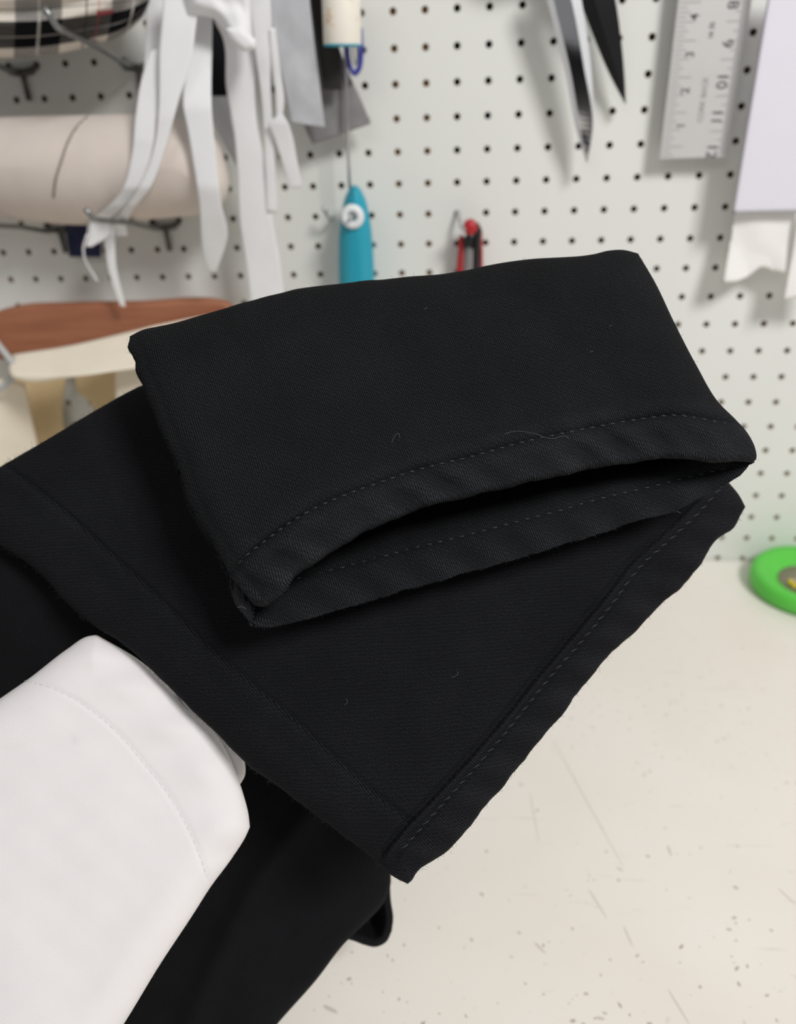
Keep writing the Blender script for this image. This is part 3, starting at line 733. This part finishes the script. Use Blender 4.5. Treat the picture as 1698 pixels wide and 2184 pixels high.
# white strips
strips = 'white cotton strips hanging on the pegboard'
def strip(name, lef, rig, off, mat, label, cat, group=None, thick=0.0004, amp=0.0007, seed=0, nu=14, nv=70, curl=0.0002):
    """A hanging cloth strip between its left and right edges; off may be a (top, bottom) pair."""
    ys = (lef[0][1], lef[-1][1])
    if isinstance(off, list): ky, ko = zip(*off)
    else: ky, ko = ys, (off if isinstance(off, tuple) else (off, off))
    def base(x, y): return np.interp(y, ky, ko)
    def ex(G, e):
        u = np.linspace(-1, 1, nu + 1)[:, None]; return curl * (1 - u**2) + amp * wav(G, 110, 40 + seed)
    G, cs = coons([lef[0], rig[0]], [lef[-1], rig[-1]], lef, rig, nu, nv)
    q = base(G[..., 0], G[..., 1]) + ex(G, None)
    fr = pw(G[..., 0], G[..., 1], q)
    V = fr.reshape(-1, 3); idx = np.arange(len(V)).reshape(nu + 1, nv + 1)
    o = mesh_np(name, V, quads(idx, True), mat, None, plane_uv(V))
    md = o.modifiers.new('cloth', 'SOLIDIFY'); md.thickness = thick * 2; md.offset = 0
    return tag(o, label, cat, group)
st = MT['strip']
strip('black_ribbon', [(448, -60), (449, 90), (452, 213)], [(490, -60), (486, 90), (484, 214)], 0.02, MT['jet_cloth'], 'black ribbon hanging in the gap between white strips', 'ribbon')
strip('grey_cloth_scrap', [(447, 205), (453, 250), (470, 290), (504, 352)], [(488, 205), (492, 250), (502, 300), (512, 352)], 0.034, MT['grey_sheer'], 'grey cloth scrap just below the black ribbon', 'cloth')
strip('cotton_strip', [(312, -60), (312, 40), (308, 140), (298, 215), (290, 250)], [(352, -60), (352, 40), (348, 140), (342, 215), (338, 250)], (0.05, 0.075), st, 'leftmost white strip in shade at the edge of the bunch', 'strip', strips, seed=1)
strip('cotton_strip', [(322, 110), (302, 170), (290, 244), (280, 339), (262, 403), (212, 456), (190, 472), (186, 500)], [(344, 100), (340, 180), (334, 250), (327, 309), (296, 397), (244, 459), (216, 476), (212, 500)], [(110, 0.086), (300, 0.1), (400, 0.1), (440, 0.09), (465, 0.072), (480, 0.062), (500, 0.06)], st,
      'white strip curving down left onto the lower hook, outer one of the pair', 'strip', strips, seed=2)
strip('cotton_strip', [(352, -60), (346, 38), (341, 94), (338, 245), (332, 300), (296, 400), (250, 460), (226, 480), (222, 505)], [(436, -60), (420, 38), (405, 141), (383, 207), (362, 283), (353, 312), (322, 397), (276, 460), (270, 478), (272, 502)], [(-60, 0.088), (250, 0.103), (400, 0.104), (440, 0.094), (465, 0.075), (480, 0.064), (500, 0.062)], st,
      'white strip curving down left onto the lower hook, inner and wider one of the pair', 'strip', strips, seed=3)
strip('cotton_strip', [(194, 470), (190, 498), (183, 526)], [(236, 474), (232, 500), (196, 526)], 0.068, st, 'short pointed white strip end under the lower hook, over the navy scrap', 'strip', strips, seed=4, nv=20)
strip('cotton_strip', [(221, 480), (224, 520), (232, 575), (245, 620), (257, 652)], [(244, 480), (245, 520), (248, 570), (258, 615), (268, 654)], (0.066, 0.058), st, 'narrow white tail dangling from the lower hook to the wooden board', 'strip', strips, seed=5)
strip('cotton_strip', [(424, -60), (411, 60), (396, 160), (390, 215), (402, 283), (424, 421), (440, 560), (449, 582)], [(454, -60), (452, 100), (451, 226), (455, 279), (472, 437), (485, 505), (474, 545), (458, 584)], [(-60, 0.062), (90, 0.074), (230, 0.097), (400, 0.1), (460, 0.092), (584, 0.07)], st,
      'long white strip with a pointed end, left of the widest strip', 'strip', strips, seed=6)
strip('cotton_strip', [(450, -60), (455, 38), (475, 80), (483, 188), (498, 273), (507, 373), (511, 470), (527, 583), (536, 660), (545, 740)], [(545, -60), (545, 60), (543, 132), (551, 283), (560, 324), (577, 450), (598, 567), (606, 640), (615, 740)], (0.074, 0.05), st,
      'widest and longest white strip, reaching down behind the black trousers', 'strip', strips, seed=7, nv=100)
strip('cotton_strip', [(532, -60), (535, 20), (545, 113), (556, 188), (564, 283), (567, 360), (570, 452)], [(576, -60), (577, 10), (580, 75), (576, 170), (580, 245), (586, 350), (591, 454)], (0.084, 0.06), st,
      'narrow white strip overlapping the right edge of the widest strip', 'strip', strips, seed=8)
strip('cotton_strip', [(575, 60), (582, 150), (588, 200), (590, 262)], [(587, 60), (600, 165), (606, 215), (600, 262)], (0.08, 0.07), st, 'thin twisted white strip at the right, above the short square-ended strip', 'strip', strips, seed=9, nv=30)
strip('cotton_strip', [(572, 262), (583, 288), (592, 315), (607, 362), (619, 400)], [(600, 240), (614, 262), (622, 285), (634, 345), (644, 400)], (0.074, 0.062), st, 'short square-ended white strip sticking out at the right of the bunch', 'strip', strips, seed=10, nv=40)
kn, _ = pillow('cotton_strip', [(380, -80), (470, -80), (545, -80)], [(396, 36), (430, 34), (455, 40), (478, 64), (500, 88), (520, 110), (540, 100)], [(380, -80), (388, -20), (396, 36)], [(545, -80), (536, 0), (540, 100)], 0.088, 0.012, 0.008, 0.014, st, None, 50, 40, pw,
               lambda G, e: (0.004 * wav(G, 90, 66) + 0.0012 * wav(G, 40, 67)) * np.clip(e / 20, 0, 1))
tag(kn, 'crumpled white strip knotted across the top of the bunch', 'strip', strips)
k2, _ = pillow('cotton_strip', [(480, 60), (510, 58), (536, 75)], [(496, 92), (522, 110), (545, 104)], [(480, 60), (486, 78), (496, 92)], [(536, 75), (546, 88), (545, 104)], 0.1, 0.005, 0.004, 0.006, st, None, 30, 20, pw)
tag(k2, 'small folded white strip end poking out below the knot', 'strip', strips)
g4 = curve([(186, 500), (178, 530), (182, 556), (196, 580), (208, 600)], 20)
o = tube_obj('thin_line', pw(g4[:, 0], g4[:, 1], np.linspace(0.072, 0.062, 21)), 0.0009, st, None, 6); tag(o, 'wispy white thread hanging below the pointed strip end, over the navy scrap', 'thread')
g5 = curve([(198, 470), (204, 448), (222, 438), (238, 446)], 20)
# grey cloths
strip('interfacing_piece', [(572, -60), (575, 20), (590, 110), (610, 199), (622, 262)], [(655, -60), (660, 0), (668, 70), (678, 150), (693, 272)], (0.05, 0.04), MT['grey_sheer'], 'pale grey interfacing piece hanging right of the white strips', 'fabric', None, seed=12, nu=24)
strip('grey_cloth_piece', [(640, -60), (644, 100), (646, 260), (667, 307)], [(700, -60), (722, 95), (748, 165), (771, 214), (791, 264)], (0.026, 0.022), MT['grey_cloth'], 'mid grey cloth with a slanting lower edge behind the thin metal rod', 'fabric', None, seed=13, nu=30)
strip('charcoal_cloth_piece', [(656, -60), (664, 0), (676, 90), (690, 190)], [(686, -60), (690, 20), (722, 95), (730, 192)], 0.036, MT['black_cloth'], 'charcoal cloth hanging under the ivory spool', 'fabric', None, seed=14, nu=24)

# spool, blue loop, teal tool
a, b = P(726, -70, 0.05), P(731, 98, 0.05); ax = (b - a) / np.linalg.norm(b - a)
rt = np.array([1.0, 0, 0]); fo = np.cross(ax, rt); fo /= np.linalg.norm(fo); rt = np.cross(fo, ax)
rad = 40 * np.linalg.norm(P(731, 98, 0.05) - P(732, 98, 0.05))
bm = bmesh.new(); L = np.linalg.norm(b - a)
add_lathe(bm, [(0.0, 0), (rad * 0.9, 0), (rad, 0.002), (rad, L - 0.0015), (rad * 0.96, L), (rad * 0.55, L), (rad * 0.5, L - 0.01), (0, L - 0.01)], a, rt, fo, ax, 40)
sp = empty('spool', a, 'ivory cylinder with rusty yellow veins hanging above the thin metal rod', 'spool')
bm_obj('body', bm, MT['spool'], sp, True)
bm = bmesh.new(); add_torus(bm, a + ax * (L - 0.0005), rad * 0.95, 0.0009, rt, fo, 40, 8); bm_obj('rim', bm, MT['teal'], sp, True)['label'] = 'teal rim'
lp = curve([(737, 60), (740, 100), (743, 128), (749, 148), (757, 157), (765, 148), (769, 130), (770, 104), (768, 60)], 40)
bl = empty('plastic_loop', P(755, 130, 0.03), 'blue plastic loop hanging under the ivory spool', 'loop')
tube_obj('loop', pw(lp[:, 0], lp[:, 1], np.full(41, 0.032)), 0.0021, MT['blue'], bl, 10)
lp = curve([(749, 60), (752, 100), (755, 130), (758, 140), (761, 130), (761, 100), (760, 60)], 30)
tube_obj('pin', pw(lp[:, 0], lp[:, 1], np.full(31, 0.0335)), 0.0009, MT['steel'], bl, 8)

tool = empty('hand_tool', P(757, 500, 0.03), 'teal-handled tool with a long thin metal rod hanging on the pegboard', 'tool')
hd, _ = pillow('handle', [(745, 402), (757, 394), (769, 402)], [(727, 690), (762, 694), (800, 690)], [(745, 402), (737, 418), (729, 452), (723, 500), (722, 560), (727, 690)], [(769, 402), (778, 420), (789, 465), (796, 530), (799, 590), (800, 690)],
               0.032, 0.013, 0.013, 0.0135, MT['teal'], tool, 40, 60, pw)
tube_obj('rod', [P(735, -40, 0.032), P(736, 100, 0.032), P(740, 250, 0.032), P(746, 402, 0.032)], 0.0013, MT['steel'], tool, 10)
c = P(752, 462, 0.0462); mp = np.linalg.norm(P(752, 462, 0.046) - P(753, 462, 0.046))
bm = bmesh.new(); add_torus(bm, c, 16.5 * mp, 8.5 * mp, (1, 0, 0), (0, 0, 1), 32, 12); bm_obj('ring', bm, MT['white_plastic'], tool, True)['label'] = 'white eyelet ring'

def peg(root, base, pts, tipr):
    tube_obj('wire', pts, 0.0017, MT['steel'], root, 10)
    bm = bmesh.new(); bmesh.ops.create_uvsphere(bm, u_segments=12, v_segments=8, radius=tipr, matrix=Matrix.Translation(Vector(tuple(pts[-1])))); bm_obj('tip', bm, MT['steel'], root, True)
h = hole(-4, 6); r_ = empty('pegboard_hook', h, 'small steel hook left of the white ring on the teal handle', 'hook', 'single steel pegboard hooks')
peg(r_, h, [P(712, 462, -0.004), P(711, 464, 0.004), P(704, 468, 0.012), P(697, 460, 0.02), P(693, 446, 0.022)], 0.0026)
h = hole(-2.5, 6); r_ = empty('pegboard_hook', h, 'steel hook poking through the white ring of the teal handle', 'hook', 'single steel pegboard hooks')
peg(r_, h, [P(757, 456, -0.003), P(756, 457, 0.02), P(754, 460, 0.047), P(750, 462, 0.053), P(747, 464, 0.056)], 0.0020)
h = hole(0, 6); r_ = empty('pegboard_hook', h, 'steel hook in a hole just above the red snips', 'hook', 'single steel pegboard hooks')
peg(r_, h, [P(976, 452, -0.004), P(976, 453, 0.003), P(980, 470, 0.012), P(990, 492, 0.02), P(992, 492, 0.03), P(984, 480, 0.033)], 0.0022)

# red snips
sn = empty('thread_snips', P(1005, 530, 0.02), 'red and black thread snips hanging above the folded black trousers', 'snips')
pillow('handle', [(978, 508), (984, 500), (992, 506)], [(968, 640), (976, 644), (988, 640)], [(978, 508), (976, 540), (968, 640)], [(992, 506), (988, 545), (988, 640)], 0.018, 0.005, 0.005, 0.005, MT['red'], sn, 20, 30, pw)
pillow('handle', [(1015, 480), (1024, 482), (1029, 494)], [(1016, 640), (1022, 644), (1030, 640)], [(1015, 480), (1022, 520), (1016, 640)], [(1029, 494), (1030, 540), (1030, 640)], 0.016, 0.005, 0.005, 0.005, MT['red'], sn, 20, 30, pw)
bm = bmesh.new(); add_lathe(bm, [(0, -0.006), (0.0052, -0.006), (0.0062, -0.004), (0.0062, 0.004), (0.0052, 0.006), (0, 0.006)], P(1003, 484, 0.024), (1, 0, 0), (0, 0, 1), (0, -1, 0), 24)
bm_obj('pivot_cap', bm, MT['red'], sn, True)
pillow('spring_housing', [(1008, 476), (1018, 474), (1028, 490)], [(1006, 640), (1013, 644), (1020, 640)], [(1008, 476), (1008, 530), (1006, 640)], [(1028, 490), (1024, 540), (1020, 640)], 0.02, 0.004, 0.004, 0.004, MT['black_plastic'], sn, 20, 30, pw)
pillow('blade', [(992, 508), (1000, 502), (1007, 510)], [(986, 640), (994, 644), (1003, 640)], [(992, 508), (989, 560), (986, 640)], [(1007, 510), (1005, 560), (1003, 640)], 0.018, 0.002, 0.002, 0.002, MT['steel'], sn, 14, 24, pw)
pillow('spring_bar', [(988, 512), (998, 498), (1010, 506)], [(990, 534), (998, 528), (1008, 532)], [(988, 512), (990, 534)], [(1010, 506), (1008, 532)], 0.024, 0.002, 0.002, 0.002, MT['black_plastic'], sn, 14, 14, pw)

# shears
sh = empty('shears', P(1235, -60, 0.035), 'large open shears hanging points down, one blade bright and one black', 'shears')
def blade(name, cols, offs, mat, label):
    """Blade of flat facets: cols are edge curves from left to right, offs their distance from the board."""
    n = 40; V = []
    Cs = [curve(c, n) for c in cols]
    for C, o in zip(Cs, offs): V.append(pw(C[:, 0], C[:, 1], o - 0.002 - 0.012 * np.linspace(0, 1, n + 1)**2))
    Bk = [pw(C[:, 0], C[:, 1], min(offs) - 0.0035 - 0.012 * np.linspace(0, 1, n + 1)**2) for C in (Cs[0], Cs[-1])]
    Vs = []; Fc = []
    def sheet(a, b):
        b0 = len(Vs); Vs.extend(list(a)); Vs.extend(list(b))
        for i in range(n): Fc.append((b0 + i, b0 + i + 1, b0 + n + 2 + i, b0 + n + 1 + i))
    for a, b in zip(V, V[1:]): sheet(a, b)
    sheet(V[-1], Bk[1]); sheet(Bk[1], Bk[0]); sheet(Bk[0], V[0])
    mi = None
    if isinstance(mat, list): k = len(V) - 1; mi = sum([[1 if j in (0, k - 1) else 0] * n for j in range(k)], []) + [1] * (3 * n)
    o = mesh_np(name, Vs, Fc, mat, sh, smooth=False, mi=mi); o['label'] = label; return o
blade('blade', [[(1152, -60), (1167, 0), (1206, 158), (1227, 268), (1250, 345)], [(1168, -60), (1181, 0), (1218, 158), (1237, 268), (1252, 346)], [(1203, -60), (1219, 0), (1246, 145), (1264, 265), (1253, 347)], [(1228, -60), (1243, 15), (1265, 197), (1267, 250), (1254, 348)]],
      [0.034, 0.0362, 0.0380, 0.0350], [MT['chrome'], MT['ground_steel']], 'bright polished blade')
blade('blade', [[(1212, -60), (1236, 0), (1260, 63), (1297, 152), (1332, 220)], [(1250, -60), (1268, 0), (1295, 90), (1318, 165), (1333, 221)], [(1300, -60), (1313, 0), (1325, 85), (1333, 176), (1335, 222)]],
      [0.028, 0.0305, 0.0285], MT['black_blade'], 'black blade')
bm = bmesh.new(); add_lathe(bm, [(0, 0), (0.006, 0), (0.006, 0.003), (0.004, 0.0045), (0, 0.0045)], P(1222, -50, 0.034), (1, 0, 0), (0, 0, 1), (0, -1, 0), 24); bm_obj('pivot_screw', bm, MT['steel'], sh, True)
for px in (1130, 1290):
    bm = bmesh.new(); q0 = P(1222 + (px - 1210) * -0.12, -52, 0.0305); q1 = P(px, -230, 0.03); dq = (q0 - q1) / np.linalg.norm(q0 - q1)
    add_tube(bm, [q0, (q0 + q1 + dq * 0.03) / 2, q1 + dq * 0.03], [0.0045, 0.006, 0.007], 10); add_torus(bm, P(px, -230, 0.03), 0.03, 0.007, (1, 0, 0), (0, 0, 1), 30, 10); bm_obj('handle', bm, MT['black_plastic'], sh, True)

# ruler
rl = empty('ruler', P(1500, 170, 0.016), 'satin aluminium ruler with engraved numbers and marks hanging beside the white sheets', 'ruler')
RO = 0.0165
tl, tr, blp, brp = P(1445, 0, RO), P(1606, 0, RO), P(1408, 341, RO), P(1549, 334, RO)
x0 = (tl[0] + blp[0]) / 2; x1 = (tr[0] + brp[0]) / 2; zb = (blp[2] + brp[2]) / 2; zt = zb + 0.33
bm = bmesh.new(); add_box(bm, x0, x1, -RO, -RO + 0.0016, zb, zt)
bmesh.ops.bevel(bm, geom=list(bm.edges), offset=0.0004, segments=2, affect='EDGES')
bm_obj('rule_body', bm, MT['aluminium'], rl)
def inch_z(n): return None
zl1 = P(1452, 268, RO)[2]; zl4 = P(1484, 36, RO)[2]; pl_ = (zl4 - zl1) / 3
zr12 = P(1518, 322, RO)[2]; zr9 = P(1552, 93, RO)[2]; pr_ = (zr9 - zr12) / 3
def ticks(name, x, sgn, z_start, step, n, kinds, mat):
    bm = bmesh.new()
    for i in range(n):
        z = z_start + i * step
        if not (zb + 0.001 < z < zt - 0.001): continue
        ln = kinds(i)
        add_box(bm, min(x, x + sgn * ln), max(x, x + sgn * ln), -RO - 0.0002, -RO + 0.0002, z - 0.00022, z + 0.00022)
    o = bm_obj(name, bm, mat, rl); o['kind'] = 'stuff'; return o
zc = zl1 + 0.38 * pl_
ticks('graduation_marks', x0 + 0.0012, 1, zc - 2 * pl_, pl_ / 8, 80, lambda i: 0.0155 if i % 8 == 0 else (0.0125 if i % 4 == 0 else (0.009 if i % 2 == 0 else 0.0065)), MT['ink_tick'])
zc = zr12 - 0.42 * pr_
ticks('graduation_marks', x1 - 0.0012, -1, zc - 2 * pr_, pr_ / 16, 200, lambda i: 0.0150 if i % 16 == 0 else (0.0125 if i % 8 == 0 else (0.009 if i % 4 == 0 else 0.0055)), MT['ink_tick'])
def text(s, loc, size, rot, mat, name, thick=0.00012):
    cu = bpy.data.curves.new(name, 'FONT'); cu.body = s; cu.size = size; cu.align_x = 'CENTER'; cu.align_y = 'CENTER'; cu.extrude = thick; cu.offset = 0.00006
    o = bpy.data.objects.new(name, cu); COL.objects.link(o)
    dg = bpy.context.evaluated_depsgraph_get(); me = bpy.data.meshes.new_from_object(o.evaluated_get(dg))
    bpy.data.objects.remove(o)
    Rm = Matrix.Translation(Vector(tuple(loc))) @ Matrix.Rotation(math.pi / 2, 4, 'X') @ Matrix.Rotation(rot, 4, 'Z')
    me.transform(Rm); return link(name, me, mat, rl)
xl = P(1462, 195, RO)[0]; xr = P(1540, 168, RO)[0]
for k in range(1, 9): text(str(k), (xl, -RO - 0.0001, zl1 + (k - 1) * pl_), 0.0095, math.pi / 2, MT['ink'], 'numeral')
for k in range(4, 13): text(str(k), (xr, -RO - 0.0001, zr12 + (12 - k) * pr_), 0.0115, -math.pi / 2, MT['ink'], 'numeral')
text('CORK BACK', (P(1500, 213, RO)[0], -RO - 0.0001, P(1500, 213, RO)[2]), 0.0056, math.pi / 2, MT['ink_faint'], 'lettering')
text('16 32', (P(1518, 65, RO)[0], -RO - 0.0001, P(1518, 65, RO)[2]), 0.0048, math.pi / 2, MT['ink'], 'lettering')

# paper and interfacing on the right
def sheet(name, top, bot, lef, rig, off, mat, label, cat, extra=None, t=0.0006):
    o, _ = pillow(name, top, bot, lef, rig, off, t, t, 0.002, mat, None, 30, 60, pw, extra); return tag(o, label, cat)
sheet('paper_sheet', [(1650, -80), (1830, -80)], [(1562, 456), (1740, 452)], [(1650, -80), (1637, 0), (1562, 456)], [(1830, -80), (1740, 452)], 0.034, MT['paper'], 'stiff lavender white sheet hanging in front at the right edge', 'paper')
def curl_b(G, e): return 0.002 * wav(G, 120, 51)
sheet('interfacing_sheet', [(1590, 300), (1720, 300)], [(1541, 603), (1575, 600), (1600, 588), (1622, 572), (1650, 578), (1678, 584)], [(1590, 300), (1566, 455), (1541, 603)], [(1720, 300), (1695, 470), (1678, 584)], 0.024, MT['interfacing'],
      'ivory interfacing sheet with a wavy lower edge below the lavender sheet', 'interfacing', lambda G, e: 0.002 * wav(G, 120, 51) + 0.004 * np.clip((G[..., 1] - 520) / 80, 0, 1) * np.sin(G[..., 0] / 22.0))
sheet('interfacing_sheet', [(1712, 400), (1790, 400)], [(1671, 640), (1700, 634), (1760, 640)], [(1712, 400), (1698, 490), (1671, 640)], [(1790, 400), (1760, 640)], 0.030, MT['interfacing'],
      'narrow ivory interfacing sheet cut off by the right edge of the view', 'interfacing', curl_b)

# wooden board and canvas holder at left
wd, _ = pillow('wooden_board', [(-40, 690), (-5, 664), (40, 651), (150, 644), (300, 641), (465, 637), (490, 642)], [(-30, 768), (20, 766), (150, 760), (300, 752), (420, 745), (505, 735)], [(-40, 690), (-38, 730), (-30, 768)], [(490, 642), (505, 665), (505, 735)], 0.034, 0.008, 0.008, 0.006, MT['wood'], None, 60, 24, pw)
tag(wd, 'brown wooden board with a rounded end above the canvas holder', 'board')
cv = empty('canvas_holder', P(150, 850, 0.03), 'natural canvas holder with an open pocket under the brown wooden board', 'holder')
def canv(name, top, bot, lef, rig, off, extra=None, tf=0.0015):
    return pillow(name, top, bot, lef, rig, off, tf, 0.0015, 0.003, MT['canvas_shaded' if name == 'pocket_lining' else 'canvas'], cv, 40, 30, pw, extra)[0]
canv('rim_flap', [(22, 757), (150, 736), (300, 701), (420, 676), (560, 650)], [(18, 802), (60, 814), (130, 808), (245, 792), (330, 780), (560, 745)], [(22, 757), (14, 780), (18, 802)], [(560, 650), (560, 745)],
     lambda x, y: 0.05 + 0.065 * np.clip((y - 700) / 100, 0, 1), lambda G, e: 0.002 * wav(G, 150, 71))
canv('side_panel', [(-120, 800), (-20, 806), (30, 812), (52, 818)], [(-120, 1120), (0, 1120), (100, 1120)], [(-120, 800), (-120, 1120)], [(52, 818), (66, 880), (84, 960), (100, 1120)], lambda x, y: 0.086 - 0.05 * np.clip((x + 10) / 110, 0, 1)**1.2)
canv('side_panel', [(246, 775), (300, 768), (420, 750)], [(246, 960), (420, 960)], [(246, 775), (246, 960)], [(420, 750), (420, 960)], 0.075)
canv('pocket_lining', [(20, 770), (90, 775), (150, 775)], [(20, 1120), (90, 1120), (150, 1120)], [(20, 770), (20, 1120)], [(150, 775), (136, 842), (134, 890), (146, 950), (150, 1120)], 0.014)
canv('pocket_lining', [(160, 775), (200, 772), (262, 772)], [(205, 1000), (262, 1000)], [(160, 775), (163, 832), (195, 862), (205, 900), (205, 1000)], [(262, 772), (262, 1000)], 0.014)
cc = curve([(-30, 700), (0, 740), (22, 768), (36, 790), (16, 815), (-30, 850)], 30)
tag(tube_obj('cord', pw(cc[:, 0], cc[:, 1], np.full(31, 0.1)), 0.0028, MT['cord'], None, 8), 'grey cord looped at the left corner of the canvas holder', 'cord')

# green pin dish on the table
A, B, Cc = pt(1597, 1240), pt(1700, 1322), pt(1652, 1178, 0.0)
ctr = pt(1718, 1258); Rr = 0.054
dish = empty('pin_dish', (ctr[0], ctr[1], TABLE_Z), 'round green magnetic pin dish on the worktop at the right edge', 'pin dish')
bm = bmesh.new()
add_lathe(bm, [(0, 0), (Rr * 0.86, 0), (Rr * 0.97, 0.003), (Rr, 0.009), (Rr * 0.99, 0.016), (Rr * 0.93, 0.0205), (Rr * 0.80, 0.0195), (Rr * 0.62, 0.014), (Rr * 0.53, 0.0105), (Rr * 0.51, 0.01), (0, 0.01)],
          (ctr[0], ctr[1], TABLE_Z), (1, 0, 0), (0, 1, 0), (0, 0, 1), 56); bm_obj('dish', bm, MT['green'], dish, True)
bm = bmesh.new(); add_lathe(bm, [(0, 0.0102), (Rr * 0.51, 0.0102), (Rr * 0.50, 0.0112), (0, 0.0114)], (ctr[0], ctr[1], TABLE_Z), (1, 0, 0), (0, 1, 0), (0, 0, 1), 40); bm_obj('magnet', bm, MT['magnet'], dish, True)
for k, lab in enumerate(('leftmost yellow-headed pin lying in the green dish', 'middle yellow-headed pin of three lying in the green dish', 'yellow-headed pin nearest the front rim of the green dish')):
    a = math.pi * (1.12 + 0.09 * k); r0 = Rr * (0.40 + 0.03 * k); h0 = 0.0148
    hp = np.array([ctr[0] + r0 * math.cos(a), ctr[1] + r0 * math.sin(a), TABLE_Z + h0])
    tp = np.array([ctr[0] - 0.3 * Rr * math.cos(a + 0.3), ctr[1] - 0.3 * Rr * math.sin(a + 0.3), TABLE_Z + 0.0122])
    pin = empty('pin', hp, lab, 'pin', 'yellow-headed pins in the green dish')
    bm = bmesh.new(); bmesh.ops.create_uvsphere(bm, u_segments=12, v_segments=8, radius=0.0026, matrix=Matrix.Translation(Vector(tuple(hp)))); bm_obj('head', bm, MT['yellow'], pin, True)
    tube_obj('shaft', [hp, (hp + tp) / 2, tp], 0.0004, MT['steel'], pin, 6)
